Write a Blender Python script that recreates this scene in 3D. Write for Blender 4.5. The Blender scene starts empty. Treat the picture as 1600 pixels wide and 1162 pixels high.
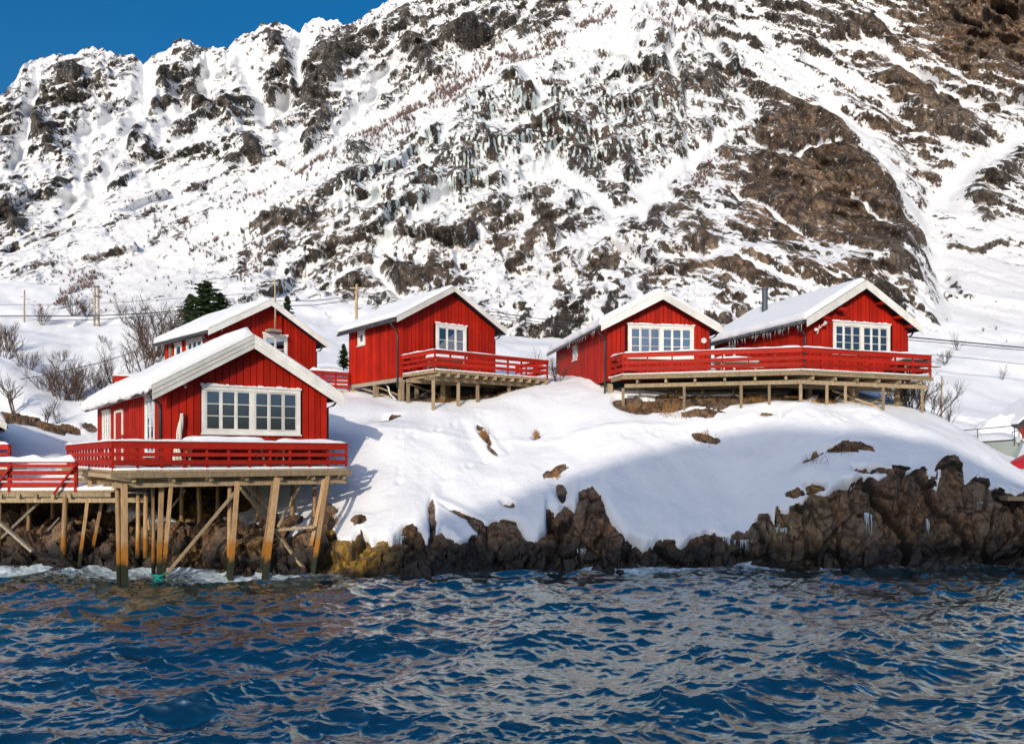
import bpy, bmesh, math, random
import numpy as np
from mathutils import Vector, Matrix

random.seed(7)
rng = np.random.default_rng(11)
scene = bpy.context.scene
COL = scene.collection

# ------------------------------------------------------------------ camera, light, exposure
FOC, HOR, EYE = 1265.0, 714.0, 3.8          # focal length and horizon in photo pixels, eye height in metres
cam_data = bpy.data.cameras.new("camera")
cam_data.sensor_width = 36.0
cam_data.lens = FOC / 1600.0 * 36.0
cam_data.shift_y = (HOR - 581.0) / 1600.0
cam_data.clip_start = 0.5
cam_data.clip_end = 3000.0
cam = bpy.data.objects.new("camera", cam_data)
cam.location = (0, 0, EYE)
cam.rotation_euler = (math.radians(90), 0, 0)
COL.objects.link(cam)
scene.camera = cam

SUN_AZ, SUN_EL = math.radians(14.0), math.radians(20.0)
SUN = Vector((-math.sin(SUN_AZ) * math.cos(SUN_EL), -math.cos(SUN_AZ) * math.cos(SUN_EL), math.sin(SUN_EL)))
world = bpy.data.worlds.new("World")
scene.world = world
world.use_nodes = True
wn, wl = world.node_tree.nodes, world.node_tree.links
sky_tex = wn.new("ShaderNodeTexSky")
sky_tex.sky_type = 'NISHITA'
sky_tex.sun_disc = False
sky_tex.sun_elevation = SUN_EL
sky_tex.sun_rotation = math.atan2(SUN.x, SUN.y)
sky_tex.altitude = 900.0
sky_tex.air_density = 1.0
sky_tex.dust_density = 10.0
sky_tex.ozone_density = 4.5
hs = wn.new("ShaderNodeHueSaturation")
hs.inputs['Saturation'].default_value = 1.32
hs.inputs['Hue'].default_value = 0.494
bg = wn["Background"]
bg.inputs['Strength'].default_value = 0.128
wl.new(sky_tex.outputs[0], hs.inputs['Color'])
wl.new(hs.outputs[0], bg.inputs['Color'])

sun_data = bpy.data.lights.new("sun", 'SUN')
sun_data.energy = 2.45
sun_data.angle = math.radians(0.53)
sun_data.color = (1.0, 0.89, 0.74)
sun = bpy.data.objects.new("sun", sun_data)
sun.rotation_euler = (-SUN).to_track_quat('-Z', 'Y').to_euler()
sun.location = SUN * 200
COL.objects.link(sun)

scene.view_settings.view_transform = 'Standard'
scene.view_settings.look = 'None'
scene.view_settings.exposure = 0.2
scene.view_settings.gamma = 1.0
scene.view_settings.use_curve_mapping = False
try:
    scene.cycles.max_bounces = 8
    scene.cycles.transparent_max_bounces = 12
    scene.cycles.use_denoising = True
except Exception:
    pass


def at(px, py, Y):
    """point of the place that stands Y metres away, measured on the photograph"""
    return Vector(((px - 800.0) / FOC * Y, Y, EYE + (HOR - py) / FOC * Y))


# ------------------------------------------------------------------ noise in numpy
GRAD = np.array([[1, 1, 0], [-1, 1, 0], [1, -1, 0], [-1, -1, 0], [1, 0, 1], [-1, 0, 1], [1, 0, -1], [-1, 0, -1],
                 [0, 1, 1], [0, -1, 1], [0, 1, -1], [0, -1, -1], [1, 1, 0], [-1, 1, 0], [0, -1, 1], [0, -1, -1]], np.float32)


def hash3(i, j, k, seed):
    h = (i.astype(np.uint32) * np.uint32(374761393) + j.astype(np.uint32) * np.uint32(668265263)
         + k.astype(np.uint32) * np.uint32(2147483647) + np.uint32((seed * 974711 + 12345) & 0xffffffff))
    h ^= h >> np.uint32(13)
    h *= np.uint32(1274126177)
    h ^= h >> np.uint32(16)
    h *= np.uint32(2246822519)
    h ^= h >> np.uint32(15)
    return h


def perlin(x, y, z, seed=0):
    x = x.astype(np.float32); y = y.astype(np.float32); z = z.astype(np.float32)
    xi, yi, zi = np.floor(x), np.floor(y), np.floor(z)
    fx, fy, fz = x - xi, y - yi, z - zi
    xi, yi, zi = xi.astype(np.int32), yi.astype(np.int32), zi.astype(np.int32)
    u, v, w = [t * t * t * (t * (t * 6 - 15) + 10) for t in (fx, fy, fz)]
    out = 0
    for a in (0, 1):
        wa = u if a else 1 - u
        for b in (0, 1):
            wb = v if b else 1 - v
            for c in (0, 1):
                wc = w if c else 1 - w
                g = GRAD[hash3(xi + a, yi + b, zi + c, seed) & np.uint32(15)]
                out = out + wa * wb * wc * (g[..., 0] * (fx - a) + g[..., 1] * (fy - b) + g[..., 2] * (fz - c))
    return out


def fbm(x, y, z, octaves=3, seed=0, gain=0.5, ridged=False):
    s, a, tot = 0, 1.0, 0
    for o in range(octaves):
        n = perlin(x, y, z, seed + o * 17)
        if ridged:
            n = 1 - 2 * np.abs(n) * 1.4
        s = s + a * n
        tot += a
        a *= gain
        x, y, z = x * 2.03 + 5.1, y * 2.03 + 1.7, z * 2.03 + 9.2
    return s / tot


def facets(x, y, z, seed=0, slope=0.9):
    """broken rock: every cell is a tilted face with a step at its edge"""
    x = x.astype(np.float32); y = y.astype(np.float32); z = z.astype(np.float32)
    xi, yi, zi = [np.floor(t - 0.5).astype(np.int32) for t in (x, y, z)]
    best = np.full(x.shape, 1e9, np.float32)
    second = np.full(x.shape, 1e9, np.float32)
    val = np.zeros(x.shape, np.float32)
    for a in (0, 1):
        for b in (0, 1):
            for c in (0, 1):
                h = hash3(xi + a, yi + b, zi + c, seed)
                r = [((h >> np.uint32(s)) & np.uint32(255)).astype(np.float32) / 255.0 for s in (0, 8, 16, 24)]
                dx = x - (xi + a + 0.1 + 0.8 * r[0]); dy = y - (yi + b + 0.1 + 0.8 * r[1]); dz = z - (zi + c + 0.1 + 0.8 * r[2])
                d = dx * dx + dy * dy + dz * dz
                v = (r[3] - 0.5) + slope * (dx * (r[1] - 0.5) * 2 + dy * (r[2] - 0.5) * 2 + dz * (r[0] - 0.5) * 2)
                near = d < best
                second = np.where(near, best, np.minimum(second, d))
                val = np.where(near, v, val)
                best = np.where(near, d, best)
    return val, np.sqrt(second) - np.sqrt(best)


def blur(a, r0, r1=None):
    r1 = r0 if r1 is None else r1
    for _ in range(2):
        for ax, r in ((0, r0), (1, r1)):
            if r < 1:
                continue
            pad = [(0, 0)] * a.ndim
            pad[ax] = (r + 1, r)
            c = np.cumsum(np.pad(a, pad, mode='edge').astype(np.float64), axis=ax)
            n = a.shape[ax]
            hi = np.take(c, np.arange(2 * r + 1, 2 * r + 1 + n), axis=ax)
            lo = np.take(c, np.arange(0, n), axis=ax)
            a = (hi - lo) / (2 * r + 1)
    return a


def sstep(a, b, x):
    t = np.clip((x - a) / (b - a), 0, 1)
    return t * t * (3 - 2 * t)


def grid_normals(P):
    n = np.cross(np.gradient(P, axis=1), np.gradient(P, axis=0))
    n /= np.linalg.norm(n, axis=2, keepdims=True) + 1e-9
    return n


def sheet(name, P, material, attrs=None, smooth=True, flip=False):
    """one mesh from a grid of points (rows, columns, 3)"""
    m, n = P.shape[:2]
    idx = np.arange(m * n, dtype=np.int32).reshape(m, n)
    q = np.stack([idx[:-1, :-1], idx[:-1, 1:], idx[1:, 1:], idx[1:, :-1]], -1).reshape(-1, 4)
    if flip:
        q = q[:, ::-1]
    me = bpy.data.meshes.new(name)
    me.vertices.add(m * n)
    me.vertices.foreach_set("co", np.ascontiguousarray(P, np.float32).ravel())
    me.loops.add(q.size)
    me.loops.foreach_set("vertex_index", np.ascontiguousarray(q).ravel())
    me.polygons.add(len(q))
    me.polygons.foreach_set("loop_start", np.arange(0, q.size, 4, dtype=np.int32))
    me.polygons.foreach_set("use_smooth", np.full(len(q), smooth, bool))
    for k, v in (attrs or {}).items():
        at_ = me.attributes.new(k, 'FLOAT', 'POINT')
        at_.data.foreach_set("value", np.ascontiguousarray(v, np.float32).ravel())
    me.update(calc_edges=True)
    me.validate()
    me.materials.append(material)
    o = bpy.data.objects.new(name, me)
    COL.objects.link(o)
    return o


# ------------------------------------------------------------------ materials
class Mat:
    def __init__(self, name, rough=0.7, color=(0.5, 0.5, 0.5), spec=0.5):
        self.m = bpy.data.materials.new(name)
        self.m.use_nodes = True
        self.t = self.m.node_tree
        self.b = self.t.nodes["Principled BSDF"]
        self.b.inputs['Roughness'].default_value = rough
        self.b.inputs['Base Color'].default_value = (*color, 1)
        self.b.inputs['Specular IOR Level'].default_value = spec
        self.tc = None

    def n(self, kind, **kw):
        nd = self.t.nodes.new(kind)
        for k, v in kw.items():
            if k in nd.inputs:
                nd.inputs[k].default_value = v
            else:
                setattr(nd, k, v)
        return nd

    def l(self, a, b):
        self.t.links.new(a, b)

    def coords(self, scale=(1, 1, 1), kind='Object'):
        if self.tc is None:
            self.tc = self.n("ShaderNodeTexCoord")
        mp = self.n("ShaderNodeMapping")
        mp.inputs['Scale'].default_value = scale
        self.l(self.tc.outputs[kind], mp.inputs['Vector'])
        return mp.outputs[0]

    def noise(self, scale, detail=4, rough=0.6, vec=None, dist=0.0):
        nd = self.n("ShaderNodeTexNoise")
        nd.inputs['Scale'].default_value = scale
        nd.inputs['Detail'].default_value = detail
        nd.inputs['Roughness'].default_value = rough
        nd.inputs['Distortion'].default_value = dist
        self.l(vec if vec is not None else self.coords(), nd.inputs['Vector'])
        return nd.outputs['Fac']

    def ramp(self, fac, stops):
        r = self.n("ShaderNodeValToRGB")
        e = r.color_ramp.elements
        e[0].position, e[1].position = stops[0][0], stops[-1][0]
        for s in stops[1:-1]:
            e.new(s[0])
        for i, s in enumerate(stops):
            c = s[1] if isinstance(s[1], tuple) else (s[1],) * 3
            e[i].color = (*c, 1)
        self.l(fac, r.inputs[0])
        return r.outputs[0]

    def mix(self, fac, a, b, blend='MIX'):
        nd = self.n("ShaderNodeMix")
        nd.data_type = 'RGBA'
        nd.blend_type = blend
        for v, s in ((fac, nd.inputs[0]), (a, nd.inputs[6]), (b, nd.inputs[7])):
            if isinstance(v, (int, float)):
                s.default_value = v
            elif isinstance(v, tuple):
                s.default_value = (*v, 1)
            else:
                self.l(v, s)
        return nd.outputs[2]

    def math(self, op, a, b=0.0, c=0.0, clamp=False):
        nd = self.n("ShaderNodeMath")
        nd.operation = op
        nd.use_clamp = clamp
        for i, v in enumerate((a, b, c)):
            if isinstance(v, (int, float)):
                nd.inputs[i].default_value = v
            else:
                self.l(v, nd.inputs[i])
        return nd.outputs[0]

    def attr(self, name):
        nd = self.n("ShaderNodeAttribute")
        nd.attribute_name = name
        return nd.outputs['Fac']

    def color(self, out):
        self.l(out, self.b.inputs['Base Color'])

    def rough(self, out):
        self.l(out, self.b.inputs['Roughness'])

    def bump(self, h, strength=0.5, dist=0.02):
        bp = self.n("ShaderNodeBump")
        bp.inputs['Strength'].default_value = strength
        bp.inputs['Distance'].default_value = dist
        self.l(h, bp.inputs['Height'])
        self.l(bp.outputs[0], self.b.inputs['Normal'])
        return bp


def painted_wood(name, col, worn, wear=0.62, rough=0.6):
    M = Mat(name, rough, col, 0.15)
    grain = M.noise(3.0, 5, 0.65, M.coords((14, 14, 0.8)))
    blot = M.noise(1.3, 4, 0.6)
    c = M.mix(M.ramp(blot, [(0.3, 0.0), (0.75, 1.0)]), tuple(v * 0.78 for v in col), tuple(min(1, v * 1.12) for v in col))
    wfac = M.math('MULTIPLY', M.ramp(grain, [(wear, 0.0), (wear + 0.16, 1.0)]), 0.55)
    oi = M.n("ShaderNodeObjectInfo")
    tone = M.ramp(oi.outputs['Random'], [(0.0, 0.76), (1.0, 1.15)])
    c = M.mix(1.0, M.mix(wfac, c, worn), tone, 'MULTIPLY')
    M.color(c)
    M.bump(grain, 0.35, 0.01)
    return M.m


def bare_wood(name, light, dark, stain=None):
    M = Mat(name, 0.8, light, 0.25)
    oi = M.n("ShaderNodeObjectInfo")
    grain = M.noise(3.0, 6, 0.7, M.coords((9, 9, 0.7)))
    blot = M.noise(1.6, 4, 0.6)
    c = M.mix(M.ramp(grain, [(0.32, 0.0), (0.72, 1.0)]), dark, light)
    c = M.mix(M.math('MULTIPLY', M.ramp(blot, [(0.45, 0.0), (0.8, 1.0)]), 0.45), c, dark)
    tone = M.ramp(oi.outputs['Random'], [(0.0, 0.65), (1.0, 1.18)])
    c = M.mix(1.0, c, tone, 'MULTIPLY')
    if stain:                                   # weed and wet on the foot of a pile that stands in the tide
        g = M.n("ShaderNodeNewGeometry")
        sp = M.n("ShaderNodeSeparateXYZ")
        M.l(g.outputs['Position'], sp.inputs[0])
        zz = M.math('ADD', sp.outputs['Z'], M.math('MULTIPLY', M.noise(2.0, 3), -0.9))
        c = M.mix(M.ramp(M.math('MULTIPLY', zz, 1.0), [(0.0, 1.0), (0.55, 0.9), (0.75, 0.0)]), c, stain)
        c = M.mix(M.ramp(zz, [(0.02, 1.0), (0.25, 0.0)]), c, (0.02, 0.022, 0.012))
    M.color(c)
    M.bump(grain, 0.5, 0.01)
    return M.m


RED = painted_wood("red_paint", (0.41, 0.016, 0.006), (0.34, 0.07, 0.045), 0.62)
RED_BACK = Mat("red_gap_paint", 0.8, (0.05, 0.004, 0.003), 0.1).m
RED_RAIL = painted_wood("red_rail_paint", (0.40, 0.020, 0.010), (0.42, 0.17, 0.13), 0.68)
WHITE = painted_wood("white_paint", (0.80, 0.78, 0.72), (0.55, 0.52, 0.46), 0.68, 0.5)
WOOD = bare_wood("grey_wood", (0.56, 0.43, 0.26), (0.21, 0.15, 0.09))
PILE = bare_wood("pile_wood", (0.60, 0.40, 0.21), (0.25, 0.145, 0.07), (0.30, 0.12, 0.012))
DRIFT = bare_wood("weathered_wood", (0.42, 0.36, 0.28), (0.20, 0.17, 0.13))
ROOFING = Mat("dark_roofing", 0.6, (0.028, 0.030, 0.034)).m
METAL = Mat("dark_metal", 0.42, (0.03, 0.032, 0.036)).m
BLUE_METAL = Mat("stove_pipe_metal", 0.4, (0.05, 0.065, 0.08)).m
DARK = Mat("dark_interior", 0.9, (0.035, 0.04, 0.05), 0.1).m
CURTAIN = Mat("curtain_cloth", 0.9, (0.78, 0.82, 0.74), 0.1).m
BLIND = Mat("blind_cloth", 0.9, (0.62, 0.68, 0.78), 0.1).m
BARK = Mat("bare_twig_bark", 0.9, (0.085, 0.058, 0.045), 0.15).m
BARK_RED = Mat("birch_scrub_bark", 0.9, (0.115, 0.080, 0.070), 0.1).m
ROPE = Mat("white_rope", 0.9, (0.62, 0.58, 0.50), 0.1).m
GREEN_ROPE = Mat("green_rope", 0.8, (0.01, 0.26, 0.21), 0.2).m


def snow_material(name, scale=1.0):
    M = Mat(name, 0.75, (0.88, 0.89, 0.91), 0.25)
    M.color(M.mix(M.noise(0.8 * scale, 4), (0.83, 0.845, 0.87), (0.91, 0.912, 0.92)))
    h = M.math('ADD', M.noise(5.0 * scale, 4, 0.6), M.math('MULTIPLY', M.noise(38.0 * scale, 3, 0.6), 0.22))
    M.bump(h, 0.5, 0.07)
    return M.m


SNOW = snow_material("snow")
SNOW_ROOF = snow_material("roof_snow_material", 1.4)


def glass_material():
    m = bpy.data.materials.new("window_glass")
    m.use_nodes = True
    t = m.node_tree
    for nd in list(t.nodes):
        t.nodes.remove(nd)
    out = t.nodes.new("ShaderNodeOutputMaterial")
    mix = t.nodes.new("ShaderNodeMixShader")
    lw = t.nodes.new("ShaderNodeFresnel")
    lw.inputs['IOR'].default_value = 1.9
    tr = t.nodes.new("ShaderNodeBsdfTransparent")
    tr.inputs['Color'].default_value = (0.72, 0.82, 0.92, 1)
    gl = t.nodes.new("ShaderNodeBsdfGlossy")
    gl.inputs['Roughness'].default_value = 0.03
    gl.inputs['Color'].default_value = (0.80, 0.88, 1.0, 1)
    mul = t.nodes.new("ShaderNodeMath"); mul.operation = 'MULTIPLY_ADD'
    mul.inputs[1].default_value = 1.5; mul.inputs[2].default_value = 0.14; mul.use_clamp = True
    t.links.new(lw.outputs[0], mul.inputs[0])
    t.links.new(mul.outputs[0], mix.inputs[0])
    t.links.new(tr.outputs[0], mix.inputs[1])
    t.links.new(gl.outputs[0], mix.inputs[2])
    t.links.new(mix.outputs[0], out.inputs[0])
    return m


GLASS = glass_material()


def ice_material():
    M = Mat("icicle_ice", 0.15, (0.72, 0.82, 0.86), 0.6)
    M.b.inputs['Transmission Weight'].default_value = 0.35
    M.b.inputs['IOR'].default_value = 1.31
    return M.m


ICE = ice_material()


# ------------------------------------------------------------------ shape builder and scene bookkeeping
class Shape:
    def __init__(self):
        self.v, self.f = [], []

    def add(self, verts, faces):
        k = len(self.v)
        self.v += [tuple(p) for p in verts]
        self.f += [tuple(i + k for i in f) for f in faces]
        return self

    def box(self, x0, x1, y0, y1, z0, z1, M=None):
        p = [(x0, y0, z0), (x1, y0, z0), (x1, y1, z0), (x0, y1, z0), (x0, y0, z1), (x1, y0, z1), (x1, y1, z1), (x0, y1, z1)]
        if M:
            p = [M(*q) for q in p]
        return self.add(p, [(0, 3, 2, 1), (4, 5, 6, 7), (0, 1, 5, 4), (1, 2, 6, 5), (2, 3, 7, 6), (3, 0, 4, 7)])

    def prism(self, poly, y0, y1, M=None):
        """polygon in (x, z) carried from y0 to y1"""
        n = len(poly)
        p = [(x, y0, z) for x, z in poly] + [(x, y1, z) for x, z in poly]
        if M:
            p = [M(*q) for q in p]
        f = [tuple(range(n)), tuple(range(2 * n - 1, n - 1, -1))]
        f += [(i, i + n, (i + 1) % n + n, (i + 1) % n) for i in range(n)]
        return self.add(p, f)

    def beam(self, a, b, w, h, side=None, ext=0.0):
        a, b = Vector(a), Vector(b)
        d = (b - a).normalized()
        a, b = a - d * ext, b + d * ext
        up = Vector((0, 0, 1)) if abs(d.z) < 0.9 else (Vector(side) if side else Vector((0.3, 1, 0)))
        s = d.cross(up).normalized()
        u = s.cross(d).normalized()
        p = [q + s * i * w / 2 + u * j * h / 2 for q in (a, b) for i, j in ((-1, -1), (1, -1), (1, 1), (-1, 1))]
        return self.add(p, [(3, 2, 1, 0), (4, 5, 6, 7), (0, 1, 5, 4), (1, 2, 6, 5), (2, 3, 7, 6), (3, 0, 4, 7)])

    def tube(self, path, r, n=6, r_end=None, caps=True):
        path = [Vector(p) for p in path]
        r_end = r if r_end is None else r_end
        k = len(self.v)
        m = len(path)
        for i, p in enumerate(path):
            d = (path[min(i + 1, m - 1)] - path[max(i - 1, 0)]).normalized()
            up = Vector((0, 0, 1)) if abs(d.z) < 0.9 else Vector((0.3, 1, 0))
            s = d.cross(up).normalized(); u = s.cross(d)
            rr = r + (r_end - r) * i / max(1, m - 1)
            for j in range(n):
                a = 2 * math.pi * j / n
                self.v.append(tuple(p + (s * math.cos(a) + u * math.sin(a)) * rr))
        for i in range(m - 1):
            for j in range(n):
                self.f.append((k + i * n + j, k + i * n + (j + 1) % n, k + (i + 1) * n + (j + 1) % n, k + (i + 1) * n + j))
        if caps:
            self.f.append(tuple(k + j for j in range(n - 1, -1, -1)))
            self.f.append(tuple(k + (m - 1) * n + j for j in range(n)))
        return self

    def mesh(self, name, mat, smooth=False, bevel=0.0):
        me = bpy.data.meshes.new(name)
        me.from_pydata(self.v, [], self.f)
        bm = bmesh.new()
        bm.from_mesh(me)
        bmesh.ops.recalc_face_normals(bm, faces=bm.faces)
        if bevel:
            bmesh.ops.bevel(bm, geom=list(bm.edges), offset=bevel, segments=1, affect='EDGES', clamp_overlap=True)
        bm.to_mesh(me)
        bm.free()
        if smooth:
            me.polygons.foreach_set("use_smooth", [True] * len(me.polygons))
        me.materials.append(mat)
        return me

    def build(self, name, mat, parent=None, smooth=False, bevel=0.0, kind=None):
        return put(name, self.mesh(name, mat, smooth, bevel), parent, kind=kind)


def put(name, me, parent=None, loc=None, kind=None):
    o = bpy.data.objects.new(name, me)
    COL.objects.link(o)
    if parent is not None:
        o.parent = parent
    if loc is not None:
        o.location = loc
    if kind:
        o['kind'] = kind
    return o


def tag(o, label=None, cat=None, group=None, kind=None):
    if label: o['label'] = label
    if cat: o['category'] = cat
    if group: o['group'] = group
    if kind: o['kind'] = kind
    return o


def thing(name, label, cat, loc=(0, 0, 0), rz=0.0, group=None):
    o = bpy.data.objects.new(name, None)
    o.empty_display_size = 0.3
    COL.objects.link(o)
    o.location = loc
    o.rotation_euler = (0, 0, rz)
    return tag(o, label, cat, group)


# ------------------------------------------------------------------ shore: rock sheet and snow sheet
END = [(566, 58), (538, 68), (526, 80), (522, 95)]
COLUMNS = {
    -260: [(905, 25.2), (860, 27.5), (800, 30), (770, 32), (725, 36), (690, 40), (640, 44), (590, 49), (580, 56), (520, 72), (470, 90)],
    0: [(886, 27.9), (850, 28.8), (810, 30.5), (775, 33), (725, 36), (690, 40), (666, 42.5), (605, 46), (556, 50), (566, 57), (516, 72), (470, 88), (440, 105)],
    60: [(887, 27.7), (850, 28.8), (805, 30.6), (770, 33), (722, 36.5), (690, 40), (660, 43), (622, 46), (590, 49.5), (580, 57), (516, 73), (475, 88), (440, 105)],
    120: [(888, 27.6), (840, 29), (795, 31), (765, 33), (718, 37), (692, 40), (664, 43.5), (645, 46.5), (605, 54), (566, 62), (516, 76), (480, 88), (440, 105)],
    250: [(890, 27.3), (850, 28.5), (805, 31), (780, 33.5), (760, 37), (690, 41), (640, 43), (600, 46), (560, 55), (518, 70), (480, 86), (445, 102)],
    380: [(897, 26.3), (860, 27.5), (828, 29.5), (805, 32), (765, 35), (690, 37.5), (620, 39.5), (592, 43), (560, 54), (510, 70), (475, 88), (440, 105)],
    500: [(895, 26.6), (865, 27.5), (838, 28.5), (795, 30.2), (740, 32), (690, 33.8), (655, 36), (622, 39), (602, 43), (570, 52), (530, 65), (480, 85), (450, 100)],
    600: [(901, 25.7), (862, 26.5), (842, 27.2), (800, 28.8), (760, 30.5), (733, 31.7), (700, 33.3), (682, 34.2), (655, 36), (630, 38.5), (615, 43), (590, 52), (545, 65), (500, 80), (460, 95)],
    680: [(899, 26), (862, 26.6), (838, 27.2), (795, 28.9), (745, 31.2), (700, 33), (660, 35.2), (639, 36.5), (625, 39), (612, 44)] + END,
    740: [(893, 26.9), (850, 27.6), (832, 28.2), (790, 29.6), (740, 31.5), (690, 33.8), (650, 36.5), (626, 39.5), (606, 43), (585, 52)] + END,
    800: [(889, 27.5), (845, 28.1), (818, 28.7), (780, 30), (730, 32), (690, 34), (650, 36.5), (620, 39), (600, 42), (588, 46)] + END,
    860: [(890, 27.3), (850, 28), (800, 29.3), (760, 31), (720, 33), (690, 34.5), (650, 36.5), (615, 38.5), (601, 40), (596, 43)] + END,
    950: [(890, 27.3), (840, 28), (785, 29.2), (740, 30.8), (700, 32.5), (670, 34), (640, 35.5), (617, 37), (606, 39), (592, 44)] + END,
    1050: [(888, 27.6), (858, 28.1), (846, 28.5), (800, 29.8), (750, 31.2), (700, 32.8), (660, 34.3), (648, 35.2), (626, 36.4), (612, 38), (600, 42)] + END,
    1150: [(885, 28.1), (842, 28.6), (826, 29.2), (780, 30.5), (730, 31.8), (690, 33), (655, 34), (641, 34.6), (626, 35.6), (612, 37.5), (602, 41)] + END,
    1250: [(885, 28.1), (830, 28.6), (780, 29.3), (760, 29.8), (720, 31), (680, 32.3), (650, 33.4), (634, 34.2), (622, 35.5), (614, 38), (607, 41)] + END,
    1350: [(886, 27.9), (830, 28.3), (780, 28.7), (742, 29.3), (700, 30.8), (670, 32.3), (650, 33.8), (638, 35.5), (627, 37.5), (617, 40)] + END,
    1450: [(882, 28.6), (830, 29), (780, 29.4), (735, 30), (700, 31.2), (675, 32.6), (660, 34.5), (648, 37), (643, 40), (650, 44), (654, 50), (610, 58), (560, 68), (500, 85)],
    1520: [(880, 29), (820, 29.4), (770, 29.8), (748, 30.3), (718, 31.8), (700, 33.4), (694, 36), (694, 40), (684, 44), (664, 50), (634, 56), (600, 62), (560, 70), (500, 86)],
    1600: [(882, 28.6), (830, 29), (795, 29.3), (775, 29.6), (766, 31), (750, 33), (744, 36), (716, 41), (684, 46), (660, 52), (636, 58), (600, 64), (560, 72), (500, 88)],
    1860: [(885, 28.1), (830, 28.6), (790, 29), (775, 29.5), (768, 32), (755, 36), (730, 42), (690, 48), (650, 56), (600, 66), (540, 76), (500, 90)],
}
GPX = np.linspace(-260, 1860, 531)
GY = np.concatenate([np.arange(24.0, 34, 0.05), np.arange(34, 50, 0.12), np.arange(50, 106, 0.6)])


def column_profile(pts):
    Y = np.array([p[1] for p in pts], float)
    z = EYE + (HOR - np.array([p[0] for p in pts], float)) / FOC * Y
    Y = np.concatenate([[Y[0] - 3.0, Y[0] - 1.2], Y, [130]])
    z = np.concatenate([[-3.0, -1.3], z, [z[-1] + (z[-1] - z[-2]) / (Y[-3] - Y[-4] + 1e-6) * 0 + 14]])
    return np.interp(GY, Y, z)


ck = sorted(COLUMNS)
cz = np.array([column_profile(COLUMNS[k]) for k in ck])
GZ = np.stack([np.interp(GPX, ck, cz[:, j]) for j in range(len(GY))], 0)      # rows: distance, columns: direction
near = int(np.searchsorted(GY, 34))
GZ = blur(GZ, 3, 5)
GZ[near - 60:] = blur(GZ, 4, 8)[near - 60:] * sstep(0, 60, np.arange(len(GY) - near + 60))[:, None] + GZ[near - 60:] * (1 - sstep(0, 60, np.arange(len(GY) - near + 60)))[:, None]


def base_height(t, Y):
    """height of the land t = x / y, Y metres away (bilinear in the grid above)"""
    px = 800 + np.asarray(t, float) * FOC
    ix = np.clip(np.interp(px, GPX, np.arange(len(GPX))), 0, len(GPX) - 1.001)
    iy = np.clip(np.interp(Y, GY, np.arange(len(GY))), 0, len(GY) - 1.001)
    i, j = iy.astype(int), ix.astype(int)
    a, b = iy - i, ix - j
    return (GZ[i, j] * (1 - a) * (1 - b) + GZ[i + 1, j] * a * (1 - b) + GZ[i, j + 1] * (1 - a) * b + GZ[i + 1, j + 1] * a * b)


SNOW_EDGE = np.array([(-260, 800), (0, 772), (60, 775), (120, 780), (200, 800), (250, 812), (300, 800), (350, 812), (400, 835), (450, 838), (490, 815), (515, 828), (530, 842),
                      (548, 850), (562, 828), (580, 850), (600, 836), (612, 850), (630, 826), (645, 822), (660, 838), (672, 845), (674, 800), (680, 838), (690, 830), (715, 843), (745, 842),
                      (757, 825), (775, 816), (805, 818), (822, 845), (840, 848), (852, 830), (846, 795), (860, 792), (872, 803), (884, 788), (898, 803), (906, 772), (926, 768), (938, 776),
                      (946, 800), (956, 822), (975, 838), (1040, 848), (1060, 852), (1085, 840), (1105, 832), (1140, 842), (1150, 835), (1168, 838), (1185, 812), (1200, 810), (1212, 830), (1205, 795),
                      (1225, 803), (1245, 788), (1268, 772), (1290, 775), (1310, 752), (1330, 748), (1350, 745), (1372, 757), (1392, 742), (1420, 742), (1440, 738), (1462, 770), (1475, 722),
                      (1495, 735), (1505, 765), (1520, 752), (1533, 742), (1545, 768), (1568, 765), (1600, 772), (1860, 780)], float)
# bare patches in the snow: photo x, y, half width, half height, turn
PATCHES = [(757, 681, 10, 3.0, 50), (770, 703, 5, 2, 45), (868, 738, 9, 3.5, 150), (838, 682, 5, 3, 150), (793, 787, 6, 2.5, 15), (722, 804, 16, 2.4, 28), (742, 822, 6, 2, 30),
           (675, 812, 3, 18, 0), (880, 775, 4, 9, -20), (1104, 686, 9, 2.6, 15), (1322, 700, 24, 5.0, -6), (1272, 712, 14, 3.6, -28), (1250, 772, 12, 7, -10), (1276, 762, 14, 6, 10),
           (1370, 734, 22, 4, 5), (1480, 730, 12, 11, 0), (1200, 648, 5, 2, 0), (990, 634, 30, 14, 8), (1040, 632, 36, 13, -3), (1085, 626, 24, 8, -6), (1090, 646, 12, 3, 0),
           (1130, 627, 26, 5, -4), (1180, 624, 26, 6, -3), (1235, 622, 20, 5, 0), (1290, 626, 14, 5, 4), (565, 812, 3, 2, 0), (608, 654, 8, 1.8, -15),
           (700, 622, 28, 5, -4), (760, 617, 24, 5, -8), (640, 622, 14, 3, 0), (20, 655, 40, 7, 8), (75, 668, 16, 4, 20), (112, 672, 10, 4, 25), (140, 668, 8, 5, 30),
           (330, 815, 30, 6, 0), (470, 838, 24, 6, 0), (395, 822, 3, 3, 0), (312, 782, 85, 40, 0), (60, 800, 130, 18, 0)]


def snow_cover(px, py):
    """how thickly snow lies: > 0 snow, < 0 bare rock (in photo pixels past the edge)"""
    d = np.interp(px, SNOW_EDGE[:, 0], SNOW_EDGE[:, 1]) - py
    d = np.where(d > 60, 60, d)
    for x, y, rx, ry, ang in PATCHES:
        a = math.radians(ang)
        u = (px - x) * math.cos(a) + (py - y) * math.sin(a)
        v = -(px - x) * math.sin(a) + (py - y) * math.cos(a)
        e = (np.sqrt((u / (rx * .9)) ** 2 + (v / (ry * .8)) ** 2) - 1) * min(rx, ry)
        d = np.minimum(d, e * 1.0)
    return d


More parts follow.
